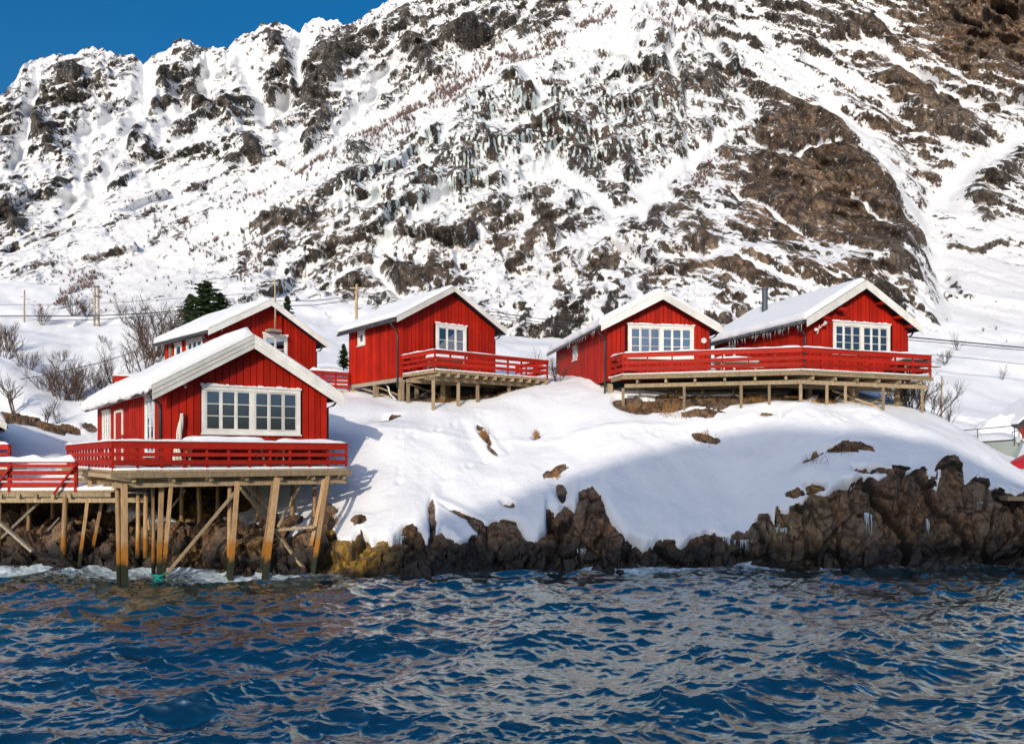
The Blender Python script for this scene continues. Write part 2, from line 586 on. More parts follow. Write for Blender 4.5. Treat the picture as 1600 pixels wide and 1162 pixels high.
def land_grid(pxs, Ys):
    T, Yg = np.meshgrid((pxs - 800) / FOC, Ys)
    z = base_height(T.ravel(), Yg.ravel()).reshape(T.shape)
    P = np.stack([T * Yg, Yg, z], -1)
    py = HOR - (z - EYE) / Yg * FOC
    PX = T * FOC + 800
    return P, PX, py


def rock_material():
    M = Mat("shore_rock_material", 0.75, (0.2, 0.15, 0.1), 0.4)
    g = M.n("ShaderNodeNewGeometry")
    sp = M.n("ShaderNodeSeparateXYZ")
    M.l(g.outputs['Position'], sp.inputs[0])
    big = M.noise(0.55, 5, 0.62)
    fine = M.noise(5.0, 7, 0.72)
    streak = M.noise(1.6, 5, 0.65, M.coords((2.2, 2.2, 0.35)))
    c = M.ramp(fine, [(0.30, (0.028, 0.018, 0.011)), (0.5, (0.15, 0.080, 0.039)), (0.70, (0.36, 0.215, 0.112))])
    c = M.mix(M.ramp(big, [(0.42, 0.0), (0.65, 0.75)]), c, M.mix(fine, (0.06, 0.046, 0.036), (0.34, 0.26, 0.19)))
    c = M.mix(M.math('MULTIPLY', M.ramp(streak, [(0.52, 0.0), (0.66, 1.0)]), 0.75), c, (0.022, 0.017, 0.014))
    rust = M.math('MULTIPLY', M.ramp(streak, [(0.25, 1.0), (0.42, 0.0)]), M.ramp(big, [(0.45, 0.0), (0.6, 0.8)]))
    c = M.mix(rust, c, (0.24, 0.10, 0.03))
    lich = M.math('MULTIPLY', M.attr("lichen"), M.ramp(M.noise(1.5, 6, 0.7), [(0.40, 0.0), (0.60, 1.0)]))
    c = M.mix(lich, c, M.mix(M.noise(3.0, 4), (0.42, 0.20, 0.012), (0.55, 0.36, 0.03)))
    moss = M.math('MULTIPLY', M.attr("moss"), M.ramp(M.noise(2.2, 5, 0.7), [(0.45, 0.0), (0.6, 0.8)]))
    c = M.mix(moss, c, (0.10, 0.10, 0.018))
    zz = M.math('ADD', sp.outputs['Z'], M.math('MULTIPLY_ADD', M.noise(0.9, 5, 0.65), -1.5, 0.5))
    wet = M.ramp(M.math('MULTIPLY', zz, 0.5), [(0.12, 1.0), (0.42, 0.0)])
    c = M.mix(M.math('MULTIPLY', wet, M.math('MULTIPLY_ADD', M.attr("lichen"), -0.62, 0.93)), c, (0.012, 0.010, 0.009))
    vor = M.n("ShaderNodeTexVoronoi")
    vor.feature = 'DISTANCE_TO_EDGE'
    vor.inputs['Scale'].default_value = 1.5
    wv = M.mix(0.22, M.coords((1.0, 1.0, 0.45)), M.n("ShaderNodeTexNoise", Scale=1.6, Detail=5.0).outputs['Color'])
    M.l(wv, vor.inputs['Vector'])
    line = M.ramp(vor.outputs['Distance'], [(0.0, 1.0), (0.035, 0.0)])
    gap = M.math('MAXIMUM', M.attr("crack"), line)
    c = M.mix(M.math('MULTIPLY', gap, 0.85), c, (0.010, 0.008, 0.007))
    M.color(c)
    M.rough(M.ramp(wet, [(0.0, 0.8), (1.0, 0.42)]))
    M.bump(M.math('ADD', fine, M.math('MULTIPLY', M.noise(22.0, 5, 0.7), 0.4)), 0.9, 0.06)
    return M.m


def build_shore():
    # craggy rock
    pxs = np.linspace(-120, 1720, 880)
    Ys = np.concatenate([np.arange(25.0, 31.5, 0.036), np.arange(31.5, 39, 0.10), np.arange(39, 46, 0.25)])
    P, PX, PY = land_grid(pxs, Ys)
    x, y, z = P[..., 0], P[..., 1], P[..., 2]
    wx = x + 0.35 * fbm(x * 0.7, y * 0.7, z * 0.7, 2, 3)
    f1, g1 = facets(wx * 0.42 + 0.25 * z, y * 0.4, z * 0.26, 1)
    f2, g2 = facets(wx * 1.4 - 0.4 * z, y * 1.1, z * 0.7, 2)
    f3, g3 = facets(x * 3.7, y * 3.4, z * 3.0, 4)
    fine = fbm(x * 3, y * 3, z * 3, 3, 5)
    d = 0.12 + 0.50 * f1 + 0.34 * f2 + 0.13 * f3 + 0.08 * fine + 0.5 * fbm(x * .35, y * .35, z * .35, 2, 8)
    crack = np.maximum(sstep(0.10, 0.02, g1), 0.7 * sstep(0.07, 0.015, g2))
    d = d - 0.16 * crack
    cover = snow_cover(PX, PY)
    amp = 0.35 + 0.65 * sstep(10, -18, cover)
    amp = np.where(y > 32, amp * 0.6, amp) * (1 - 0.35 * np.exp(-((PX - 720) / 110) ** 2))
    nrm = grid_normals(np.stack([x, y, blur(z, 12, 12)], -1))
    nrm *= np.sign(nrm[..., 2:3])
    R = P + nrm * (d * amp)[..., None]
    R[..., 2] -= 0.03 + 0.42 * sstep(4, 22, cover)
    lichen = np.exp(-((PX - 560) / 62) ** 2) * sstep(905, 880, PY) * sstep(815, 832, PY) * 1.3 + 0.55 * np.exp(-((PX - 300) / 60) ** 2) * sstep(900, 850, PY)
    lichen = lichen + 0.25 * np.exp(-((PX - 1240) / 60) ** 2) + 0.2 * sstep(440, 420, PX) * sstep(240, 300, PX)
    moss = np.exp(-((PX - 690) / 45) ** 2 - ((PY - 868) / 14) ** 2) + 0.8 * np.exp(-((PX - 850) / 40) ** 2 - ((PY - 868) / 14) ** 2) + 0.9 * np.exp(-((PX - 1070) / 50) ** 2 - ((PY - 860) / 16) ** 2)
    rock = sheet("shore_rock", R, rock_material(), {"lichen": np.clip(lichen, 0, 1), "moss": np.clip(moss, 0, 1), "crack": crack}, smooth=False)
    tag(rock, kind='structure')
    # smooth snow lying over it
    pxs = np.concatenate([np.linspace(-260, -20, 40, endpoint=False), np.linspace(-20, 1620, 540, endpoint=False), np.linspace(1620, 1860, 40)])
    Ys = np.concatenate([np.arange(26.0, 34.5, 0.055), np.arange(34.5, 50, 0.15), np.arange(50, 105, 0.8)])
    P, PX, PY = land_grid(pxs, Ys)
    x, y, z = P[..., 0], P[..., 1], P[..., 2]
    cover = snow_cover(PX, PY) + 15.0 * fbm(x * 1.3, y * 0.5, z * 0.6, 4, 21) * sstep(30, 0, snow_cover(PX, PY)) * (1 - 0.75 * sstep(10, 40, np.interp(PX, SNOW_EDGE[:, 0], SNOW_EDGE[:, 1]) - PY))
    nrm = grid_normals(np.stack([x, y, blur(z, 9, 9)], -1))
    nrm *= np.sign(nrm[..., 2:3])
    off = -1.5 + 1.58 * sstep(-13, 6, cover) + 0.08 * sstep(4, 50, cover)
    soft = 0.46 * fbm(x * 0.24 + .06 * y, y * 0.16, z * 0.0 + 3, 2, 31) + 0.15 * fbm(x * 0.6 + y * .15, y * 0.45, z * 0, 2, 33) + 0.025 * fbm(x * 2.1, y * 2.1, z * 0, 2, 35)
    soft = soft * sstep(0, 20, cover)
    far = 1.6 * fbm(x * 0.07, y * 0.07, z * 0, 3, 37) * sstep(48, 66, y)
    S = P + nrm * off[..., None]
    S[..., 2] += soft + far
    rd = random.Random(3)
    for (xa, ya, xb, yb, k) in ((1120, 668, 1420, 652, 26), (620, 700, 760, 640, 16), (700, 740, 800, 700, 8), (930, 690, 1080, 670, 10), (600, 780, 640, 730, 6)):
        for q in range(k):                                     # tracks and small slumps in the crust
            t = (q + rd.random()) / k
            px_, py_ = xa + (xb - xa) * t + rd.gauss(0, 5), ya + (yb - ya) * t + rd.gauss(0, 4)
            i_, j_ = np.unravel_index(int(np.argmin((PX[:, ::4] - px_) ** 2 + (PY[:, ::4] - py_) ** 2)), PX[:, ::4].shape)
            cx, cy = x[i_, j_ * 4], y[i_, j_ * 4]
            i0, i1, j0, j1 = max(0, i_ - 12), i_ + 13, max(0, j_ * 4 - 12), j_ * 4 + 13
            rr = (x[i0:i1, j0:j1] - cx) ** 2 + ((y[i0:i1, j0:j1] - cy) * 0.7) ** 2
            S[i0:i1, j0:j1, 2] -= rd.uniform(.05, .11) * np.exp(-rr / 0.018) - 0.03 * np.exp(-rr / 0.06)
    snow = sheet("snow_ground", S, SNOW)
    tag(snow, kind='structure')
    return S, pxs, Ys


SNOW_P, SNOW_PX, SNOW_Y = build_shore()


def ground(x, Y):
    """height of the snow surface under a point"""
    px = 800 + x / Y * FOC
    j = int(np.clip(np.searchsorted(SNOW_PX, px), 0, len(SNOW_PX) - 1))
    i = int(np.clip(np.searchsorted(SNOW_Y, Y), 0, len(SNOW_Y) - 1))
    return float(max(SNOW_P[i, j, 2], base_height(np.array([x / Y]), np.array([Y]))[0] - 0.1))


# ------------------------------------------------------------------ mountain
SKYLINE = np.array([(-300, 250), (-100, 210), (0, 150), (22, 128), (40, 98), (60, 88), (100, 84), (125, 78), (142, 71), (158, 76), (180, 88), (200, 87), (215, 93), (224, 101), (240, 88), (262, 82), (272, 68),
                    (284, 60), (296, 66), (312, 76), (345, 78), (355, 77), (375, 60), (392, 50), (410, 40), (428, 36), (445, 40), (468, 49), (478, 36), (492, 26), (510, 30), (528, 33),
                    (535, 42), (545, 38), (565, 31), (580, 18), (598, 6), (620, -4), (660, -30), (720, -60), (850, -120), (1000, -170), (1900, -330)], float)
DIVIDE = np.array([(-300, 640), (60, 520), (130, 482), (200, 445), (300, 395), (400, 325), (500, 262), (600, 210), (700, 150), (800, 100), (900, 55), (1000, 12), (1100, -40), (1300, -150), (1900, -400)], float)
FACE_EDGE = np.array([(-300, -900), (1000, 60), (1100, 100), (1180, 122), (1250, 150), (1300, 178), (1340, 212), (1375, 250), (1400, 292), (1425, 350), (1445, 410), (1462, 470), (1475, 520), (1495, 620), (1900, 2600)], float)
COVER_PY = [-120, 0, 60, 120, 180, 240, 300, 360, 420, 480, 560, 640]
COVER_PX = list(range(0, 1601, 100))
COVER = np.array([
    [20, 20, 20, 20, 20, 20, 30, 40, 40, 20, 10, 20, 55, 65, 76, 84, 84],
    [20, 20, 20, 20, 25, 35, 32, 45, 45, 20, 6, 18, 55, 62, 78, 88, 86],
    [35, 38, 40, 42, 30, 45, 58, 50, 40, 10, 6, 12, 50, 58, 64, 84, 86],
    [36, 48, 38, 52, 30, 62, 50, 22, 7, 45, 42, 56, 48, 56, 68, 72, 68],
    [36, 46, 30, 30, 32, 56, 28, 14, 52, 58, 62, 40, 86, 76, 62, 70, 60],
    [32, 32, 30, 26, 34, 10, 46, 56, 56, 66, 46, 34, 86, 91, 68, 24, 26],
    [36, 28, 16, 20, 8, 36, 56, 56, 56, 56, 40, 58, 90, 95, 82, 14, 44],
    [36, 26, 12, 8, 26, 52, 52, 56, 52, 50, 46, 60, 66, 80, 90, 12, 16],
    [22, 16, 8, 7, 30, 46, 50, 42, 46, 42, 46, 58, 58, 58, 80, 6, 5],
    [10, 10, 7, 8, 22, 42, 42, 46, 46, 44, 42, 40, 42, 46, 48, 6, 5],
    [6, 6, 5, 5, 14, 36, 38, 40, 40, 38, 38, 36, 36, 38, 26, 5, 4],
    [5, 5, 5, 5, 8, 8, 8, 8, 8, 8, 8, 8, 8, 8, 5, 4, 4]], float) / 100.0
GULLIES = [([(230, 100), (234, 150), (182, 240), (140, 312)], 13), ([(458, 45), (466, 115), (440, 165)], 9), ([(376, 90), (398, 140), (414, 184)], 11), ([(282, 165), (250, 228)], 9), ([(138, 248), (104, 325)], 10),
           ([(172, 180), (128, 214)], 10), ([(60, 120), (40, 200), (20, 260)], 8), ([(330, 90), (322, 140)], 7), ([(610, 95), (566, 170), (530, 205)], 10), ([(1150, 30), (1262, 118), (1330, 185), (1400, 268), (1448, 350), (1480, 430)], 13),
           ([(1600, 205), (1510, 262), (1450, 330)], 20), ([(1262, 92), (1340, 130), (1420, 185)], 10), ([(1180, 172), (1070, 250), (1000, 300)], 14), ([(800, 290), (880, 262), (960, 330), (1040, 300)], 12), ([(700, 300), (640, 330), (600, 380)], 8),
           ([(1246, 240), (1312, 212)], 6), ([(1170, 215), (1232, 240)], 4), ([(1150, 300), (1210, 330), (1260, 370)], 6), ([(1330, 300), (1400, 345)], 4), ([(1030, 395), (1150, 400), (1250, 440)], 8), ([(1300, 60), (1380, 75), (1450, 120)], 8),
           ([(590, 420), (625, 460)], 9), ([(860, 380), (940, 360), (1010, 410)], 10), ([(1350, 50), (1500, 150), (1600, 160)], 7)]
RIBS = [([(246, 146), (226, 186), (202, 224)], 11), ([(256, 118), (264, 150)], 11), ([(98, 112), (122, 132)], 12), ([(60, 196), (78, 228)], 13), ([(424, 52), (444, 108), (456, 152)], 8), ([(536, 66), (520, 112), (482, 162)], 20),
        ([(346, 168), (368, 192)], 12), ([(298, 140), (322, 168)], 12), ([(384, 228), (404, 242)], 12), ([(12, 326), (26, 352)], 10), ([(505, 185), (478, 240)], 12), ([(700, 60), (800, 70), (880, 30)], 16), ([(640, 60), (680, 120)], 14),
        ([(868, 190), (905, 250), (925, 290)], 18), ([(1010, 150), (1050, 150), (1120, 130)], 20), ([(850, 350), (885, 352)], 16), ([(745, 200), (760, 235)], 13), ([(560, 245), (545, 290)], 14), ([(420, 350), (470, 345)], 12), ([(620, 425), (700, 420)], 16),
        ([(1060, 210), (1120, 215)], 14), ([(1400, 120), (1500, 200), (1540, 240)], 22), ([(1590, 250), (1530, 300), (1540, 340)], 18), ([(1080, 360), (1150, 420), (1230, 455)], 16), ([(960, 240), (985, 270)], 14), ([(800, 130), (830, 160)], 10)]


def along(PX, PY, strokes):
    """1 on the given courses of the wall, fading to 0 beside them"""
    out = np.zeros_like(PX)
    for pts, w in strokes:
        d2 = np.full(PX.shape, 1e9)
        for (x0, y0), (x1, y1) in zip(pts[:-1], pts[1:]):
            ux, uy = x1 - x0, y1 - y0
            t = np.clip(((PX - x0) * ux + (PY - y0) * uy) / (ux * ux + uy * uy), 0, 1)
            d2 = np.minimum(d2, (PX - x0 - t * ux) ** 2 + (PY - y0 - t * uy) ** 2)
        out = np.maximum(out, np.exp(-d2 / (w * w)))
    return out


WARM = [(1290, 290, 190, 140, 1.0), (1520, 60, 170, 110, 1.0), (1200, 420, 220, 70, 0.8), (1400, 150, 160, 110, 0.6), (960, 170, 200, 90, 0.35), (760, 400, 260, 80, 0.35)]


def table(px, py):
    ix = np.clip(np.interp(px, COVER_PX, np.arange(len(COVER_PX))), 0, len(COVER_PX) - 1.001)
    iy = np.clip(np.interp(py, COVER_PY, np.arange(len(COVER_PY))), 0, len(COVER_PY) - 1.001)
    i, j = iy.astype(int), ix.astype(int)
    a, b = iy - i, ix - j
    return COVER[i, j] * (1 - a) * (1 - b) + COVER[i + 1, j] * a * (1 - b) + COVER[i, j + 1] * (1 - a) * b + COVER[i + 1, j + 1] * a * b


def mountain_material():
    M = Mat("mountain_material", 0.8, (0.8, 0.8, 0.8), 0.25)
    fine = M.noise(1.1, 7, 0.74)
    mid = M.noise(0.16, 5, 0.65)
    streak = M.noise(0.5, 6, 0.68, M.coords((1.5, 0.6, 0.16)))
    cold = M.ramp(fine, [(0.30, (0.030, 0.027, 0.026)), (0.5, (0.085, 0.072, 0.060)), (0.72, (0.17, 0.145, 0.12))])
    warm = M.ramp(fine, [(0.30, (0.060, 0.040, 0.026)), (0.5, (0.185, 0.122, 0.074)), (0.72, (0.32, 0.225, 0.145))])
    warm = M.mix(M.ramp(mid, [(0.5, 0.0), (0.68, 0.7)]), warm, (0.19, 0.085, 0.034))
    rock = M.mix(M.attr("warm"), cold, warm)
    rock = M.mix(M.math('MULTIPLY', M.ramp(streak, [(0.48, 0.0), (0.62, 1.0)]), 0.8), rock, (0.026, 0.019, 0.015))
    def cells(scale, stretch, warp):
        vo = M.n("ShaderNodeTexVoronoi")
        vo.inputs['Scale'].default_value = scale
        ve = M.n("ShaderNodeTexVoronoi")
        ve.feature = 'DISTANCE_TO_EDGE'
        ve.inputs['Scale'].default_value = scale
        nz = M.n("ShaderNodeTexNoise")
        nz.inputs['Scale'].default_value = scale * 1.3
        nz.inputs['Detail'].default_value = 5.0
        M.l(M.coords((1, 1, 1)), nz.inputs['Vector'])
        add = M.n("ShaderNodeVectorMath"); add.operation = 'MULTIPLY_ADD'
        add.inputs[1].default_value = (warp, warp, warp)
        M.l(nz.outputs['Color'], add.inputs[0])
        M.l(M.coords(stretch), add.inputs[2])
        for q in (vo, ve):
            M.l(add.outputs[0], q.inputs['Vector'])
        sep = M.n("ShaderNodeSeparateColor")
        M.l(vo.outputs['Color'], sep.inputs[0])
        return sep.outputs[0], ve.outputs['Distance']

    t1, e1 = cells(0.30, (1.0, 0.6, 0.42), 1.6)
    t2, e2 = cells(0.95, (1.0, 0.6, 0.6), 0.6)
    tone = M.math('MULTIPLY', M.math('MULTIPLY_ADD', t1, 0.85, 0.62), M.math('MULTIPLY_ADD', t2, 0.6, 0.70))
    tn = M.n("ShaderNodeCombineColor")
    for q in range(3):
        M.l(tone, tn.inputs[q])
    rock = M.mix(1.0, rock, tn.outputs[0], 'MULTIPLY')
    line = M.math('MAXIMUM', M.ramp(e1, [(0.0, 1.0), (0.05, 0.0)]), M.math('MULTIPLY', M.ramp(e2, [(0.0, 1.0), (0.06, 0.0)]), 0.7))
    rock = M.mix(M.math('MULTIPLY', line, 0.8), rock, (0.014, 0.011, 0.010))
    rock = M.mix(M.math('MULTIPLY', M.attr("crack"), 0.75), rock, (0.014, 0.011, 0.010))
    snow = M.mix(mid, (0.76, 0.77, 0.79), (0.84, 0.842, 0.85))
    ice = M.mix(streak, (0.45, 0.58, 0.60), (0.80, 0.87, 0.87))
    white = M.mix(M.attr("ice"), snow, ice)
    edge = M.math('ADD', M.attr("snow"), M.math('MULTIPLY_ADD', M.noise(1.5, 10, 0.85, M.coords((1.25, 1.0, 0.75))), 4.6, -2.3))
    fac = M.ramp(edge, [(0.40, 0.0), (0.56, 1.0)])
    M.color(M.mix(fac, rock, white))
    h = M.math('ADD', M.math('ADD', fine, M.math('MULTIPLY', t1, 0.5)), M.math('MULTIPLY', t2, 0.3))
    bp = M.bump(h, 0.8, 0.5)
    M.l(M.math('MULTIPLY_ADD', fac, -0.4, 0.9), bp.inputs['Strength'])
    return M.m


def build_mountain():
    pxs = np.concatenate([np.linspace(-300, -20, 50, endpoint=False), np.linspace(-20, 1620, 1060, endpoint=False), np.linspace(1620, 1900, 50)])
    sky = np.interp(pxs, SKYLINE[:, 0], SKYLINE[:, 1])
    sky = sky + 5.0 * perlin(pxs / 11.0, pxs * 0, pxs * 0 + 3.3, 41) + 3.0 * perlin(pxs / 4.3, pxs * 0, pxs * 0 + 1.3, 42)
    rows = 540
    v = np.linspace(0, 1, rows)[:, None]
    bottom = 690.0
    # photo rows from the foot to the crest: dense where the frame shows them, sparse above the frame
    smooth = blur(sky[None, :], 0, 40)[0]
    vis_top = np.maximum(smooth, -12)[None, :]
    k = 0.94
    PY = np.where(v < k, bottom + (vis_top - bottom) * (v / k), vis_top + (np.minimum(smooth[None, :], vis_top - 1e-3) - vis_top) * ((v - k) / (1 - k)))
    PY = PY + (sky - smooth)[None, :] * sstep(0.72, 1.0, v)
    PX = np.broadcast_to(pxs[None, :], PY.shape).copy()
    wob = 14 * perlin(PX / 60.0, PY / 60.0, PX * 0 + 0.5, 43) + 6 * perlin(PX / 22.0, PY / 22.0, PX * 0 + 0.5, 44)
    far = 88 + (490 - PY) * 0.30
    right = 82 + (520 - PY) * 0.27
    far = far + (right - far) * sstep(900, 1250, PX)
    steep = np.interp(PX, [0, 450, 900, 1150, 1300, 1500, 1900], [0.2, 0.19, 0.17, 0.10, 0.075, 0.09, 0.1])
    dome = 76 + (490 - PY) * steep + 14 * ((PX - 1050) / 600.0) ** 2
    s1 = sstep(-30, 34, PY - np.interp(PX, DIVIDE[:, 0], DIVIDE[:, 1]) + wob)
    s2 = sstep(-120, 50, PY - np.interp(PX, FACE_EDGE[:, 0], FACE_EDGE[:, 1]) + wob)
    # the high right-hand wall above the buttress leans steeply again
    Y = far + (np.maximum(np.minimum(dome, far - 4), far - 26) - far) * s1 * s2
    Y = np.where(PY > 500, np.maximum(Y, 77.0 + 0.06 * (PY - 500)), np.maximum(Y, 74.0))
    Y = blur(Y, 5, 5)
    T = (PX - 800) / FOC
    P = np.stack([T * Y, Y, EYE + (HOR - PY) / FOC * Y], -1)
    x, y, z = P[..., 0], P[..., 1], P[..., 2]
    nb = grid_normals(blur(P, 14, 14))
    nb *= -np.sign(nb[..., 1:2])
    cov = table(PX + 2.2 * wob, PY + 1.5 * wob[::-1])
    line = PY - np.interp(PX, DIVIDE[:, 0], DIVIDE[:, 1])
    cov = cov * (1 - 0.88 * np.exp(-((line + 6 + wob) / np.interp(PX, [200, 450, 900], [30, 24, 26])) ** 2) * sstep(120, 220, PX))
    wob2 = 7 * perlin(PX / 17.0, PY / 17.0, PX * 0 + 8.5, 45)
    gul = along(PX + wob * .5 + wob2, PY + wob2, GULLIES)
    rib = along(PX + wob * .4 - wob2, PY + wob2, RIBS)
    cov = (cov + 0.42 * rib) * (1 - 0.9 * gul)
    cov = np.clip(cov + 0.16 * fbm(x * 0.11, y * 0.11, z * 0.11, 3, 51), 0.02, 0.97)
    rugged = 0.25 + 0.75 * sstep(0.05, 0.4, cov)
    near = sstep(220, 90, Y)
    # strata dip to the right on the buttress and to the left on the far wall
    wr = sstep(960, 1180, PX + 2 * wob)
    nw1 = 1.2 * fbm(x * 0.2, y * 0.2, z * 0.2, 2, 52)
    nw2 = 1.0 * fbm(x * 0.25 + 7, y * 0.25, z * 0.25, 2, 53)
    wx = x + nw1

    def broken(sx, sy, sz, seed):
        out = []
        for dip in (0.55, -0.6):
            zs = z - dip * x + nw2
            out.append(facets((wx + 0.25 * zs) * sx, y * sy, zs * sz, seed))
        (fa, ga), (fb, gb) = out
        return fa + (fb - fa) * wr, ga + (gb - ga) * wr

    f0, g0 = broken(0.055, 0.05, 0.065, 54)
    f1, g1 = broken(0.15, 0.13, 0.19, 55)
    f2, g2 = broken(0.40, 0.36, 0.48, 56)
    f3, g3 = facets(x * 1.0 + 0.4 * z, y * 0.95, z * 1.2 - .3 * x, 57)

    def ribs(angle, seed, sa=0.10, sc=0.36):
        """patches drawn out along one direction of the wall"""
        ca, sn_ = math.cos(math.radians(angle)), math.sin(math.radians(angle))
        al, ac = wx * ca + z * sn_, -wx * sn_ + z * ca
        return fbm(al * sa, y * 0.05, ac * sc, 5, seed, 0.62)

    wl_ = sstep(620, 380, PX)
    wm_ = (1 - wl_) * (1 - wr)
    wf = sstep(0.68, 0.86, blur(table(PX, PY), 6, 6)) * wr
    band = (0.75 * ribs(55, 64, 0.08, 0.36) + 0.5 * ribs(112, 74, 0.12, 0.45)) * wl_ + (0.55 * ribs(32, 65) + 0.75 * ribs(80, 75, 0.13, 0.5)) * wm_ + (0.75 * ribs(-40, 66) * (1 - wf) + (0.45 * (1 - wf) + .4 * wf) * ribs(100, 76, 0.10, 0.42)) * wr
    vb, vg = facets(wx * 0.22 + 0.05 * z, y * 0.16, z * 0.075 + 0.03 * x, 77)
    vb2, vg2 = facets(wx * 0.6 - 0.12 * z, y * 0.5, z * 0.26, 78)
    wz = z
    spur = x - 0.55 * z * (1 - wr) + 0.5 * z * wr
    gully = fbm(spur * 0.042, y * 0.008, z * 0.012, 4, 58, ridged=True)
    keep = 1 - 0.75 * wf
    d = 3.8 * f0 * keep + 2.0 * f1 * rugged * keep + 1.0 * f2 * rugged * keep + 0.42 * f3 * rugged + 3.0 * band * rugged + wf * (4.2 * vb + 1.7 * vb2 + 3.0 * fbm(x * 0.42 + .05 * z, y * 0.03, z * 0.05, 4, 79, 0.6)) + wm_ * rugged * (2.2 * vb + 1.0 * vb2) + wl_ * rugged * (1.8 * vb + 1.0 * vb2) + 0.30 * rugged * fbm(x * 1.1, y * 1.1, z * 1.1, 2, 59)
    d = d * (0.75 + 0.5 * (1 - near)) + (7.0 * (1 - near) + 1.6) * gully
    crack = np.maximum(np.maximum(0.8 * sstep(0.05, 0.01, g1), sstep(0.06, 0.012, g2) * 0.8), wf * np.maximum(sstep(0.05, 0.012, vg), 0.8 * sstep(0.05, 0.015, vg2))) * rugged
    d -= 0.35 * crack
    d += (2.6 * rib - 2.4 * gul) * (1 + 1.2 * (1 - near))
    d *= sstep(690, 560, PY) * 0.85 + 0.15
    crest = np.minimum(1.0, 0.22 + (PY - sky[None, :]) / 60.0)
    d *= crest
    d = blur(d, 1, 1)
    way = nb * 0.30 + np.stack([-T * 0.7, -0.7 + 0 * T, -(HOR - PY) / FOC * 0.7], -1)
    Q = P + way * d[..., None]
    n = grid_normals(Q)
    n *= -np.sign(np.where(np.abs(n[..., 1:2]) < 1e-6, -1, n[..., 1:2]))
    nz = n[..., 2]
    nzm = 0.7 * nz + 0.3 * blur(nz, 2, 2)
    mean = blur(nzm, 40, 50)
    dev = np.sqrt(blur((nzm - mean) ** 2, 40, 50)) + 0.03
    steepness = 0.30 + 0.32 * wr * (1 - wf)
    qn = steepness * (nzm - mean) / dev - 4.4 * band + 1.2 * fbm(wx * 0.55 + .2 * z, y * 0.3, wz * 0.36 - .15 * x, 3, 61) + 1.7 * fbm(x * 1.6 + .5 * z, y * 1.0, z * 1.2 - .5 * x, 3, 62)
    qn -= 1.3 * (1 - near) * gully
    qn = (qn - blur(qn, 60, 80)) / qn.std() - 0.9 * wf * (1 - gul) + 0.9 * gul - 0.5 * rib
    # the share of bare rock wanted here, as a threshold on how steep the face is
    c = np.clip(cov, 0.02, 0.98)
    tt = np.sqrt(-2 * np.log(np.minimum(c, 1 - c)))
    quant = np.sign(c - 0.5) * (tt - (2.30753 + 0.27061 * tt) / (1 + 0.99229 * tt + 0.04481 * tt ** 2))
    snow = np.clip(0.5 + 0.52 * (qn - quant * 1.05), 0, 1)
    # hanging ice below wet ledges: tall thin streaks
    zone = np.exp(-((PX - 900) / 230) ** 2 - ((PY - 190) / 85) ** 2) + 0.8 * np.exp(-((PX - 640) / 130) ** 2 - ((PY - 280) / 90) ** 2)
    st = fbm(x * 1.9, y * 0.3, z * 0.22, 4, 63)
    ice = sstep(0.03, 0.15, st) * np.clip(zone * 1.5, 0, 1) * sstep(0.9, 0.4, nz)
    snow = np.maximum(snow, ice)
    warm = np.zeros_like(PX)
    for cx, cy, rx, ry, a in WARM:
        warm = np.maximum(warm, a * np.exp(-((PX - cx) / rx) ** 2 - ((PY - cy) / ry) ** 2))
    # close the back of the mountain
    back = Q[-1:].copy(); back[..., 1] += 25; back[..., 2] -= 12
    back2 = back.copy(); back2[..., 1] += 160; back2[..., 2] = -2
    allP = np.concatenate([Q, back, back2], 0)
    ext = lambda a, c: np.concatenate([a, np.full((2, a.shape[1]), c)], 0)
    o = sheet("mountain", allP, mountain_material(), {"snow": ext(snow, 1), "ice": ext(ice, 0), "warm": ext(np.clip(warm, 0, 1), 0), "crack": ext(crack * (1 - snow), 0)}, flip=True, smooth=False)
    tag(o, kind='structure')
    return Q, PX, PY, cov


MTN, MTN_PX, MTN_PY, MTN_COV = build_mountain()


def on_mountain(px, py):
    j = int(np.argmin(np.abs(MTN_PX[0] - px)))
    i = int(np.argmin(np.abs(MTN_PY[:, j] - py)))
    return Vector(MTN[i, j])


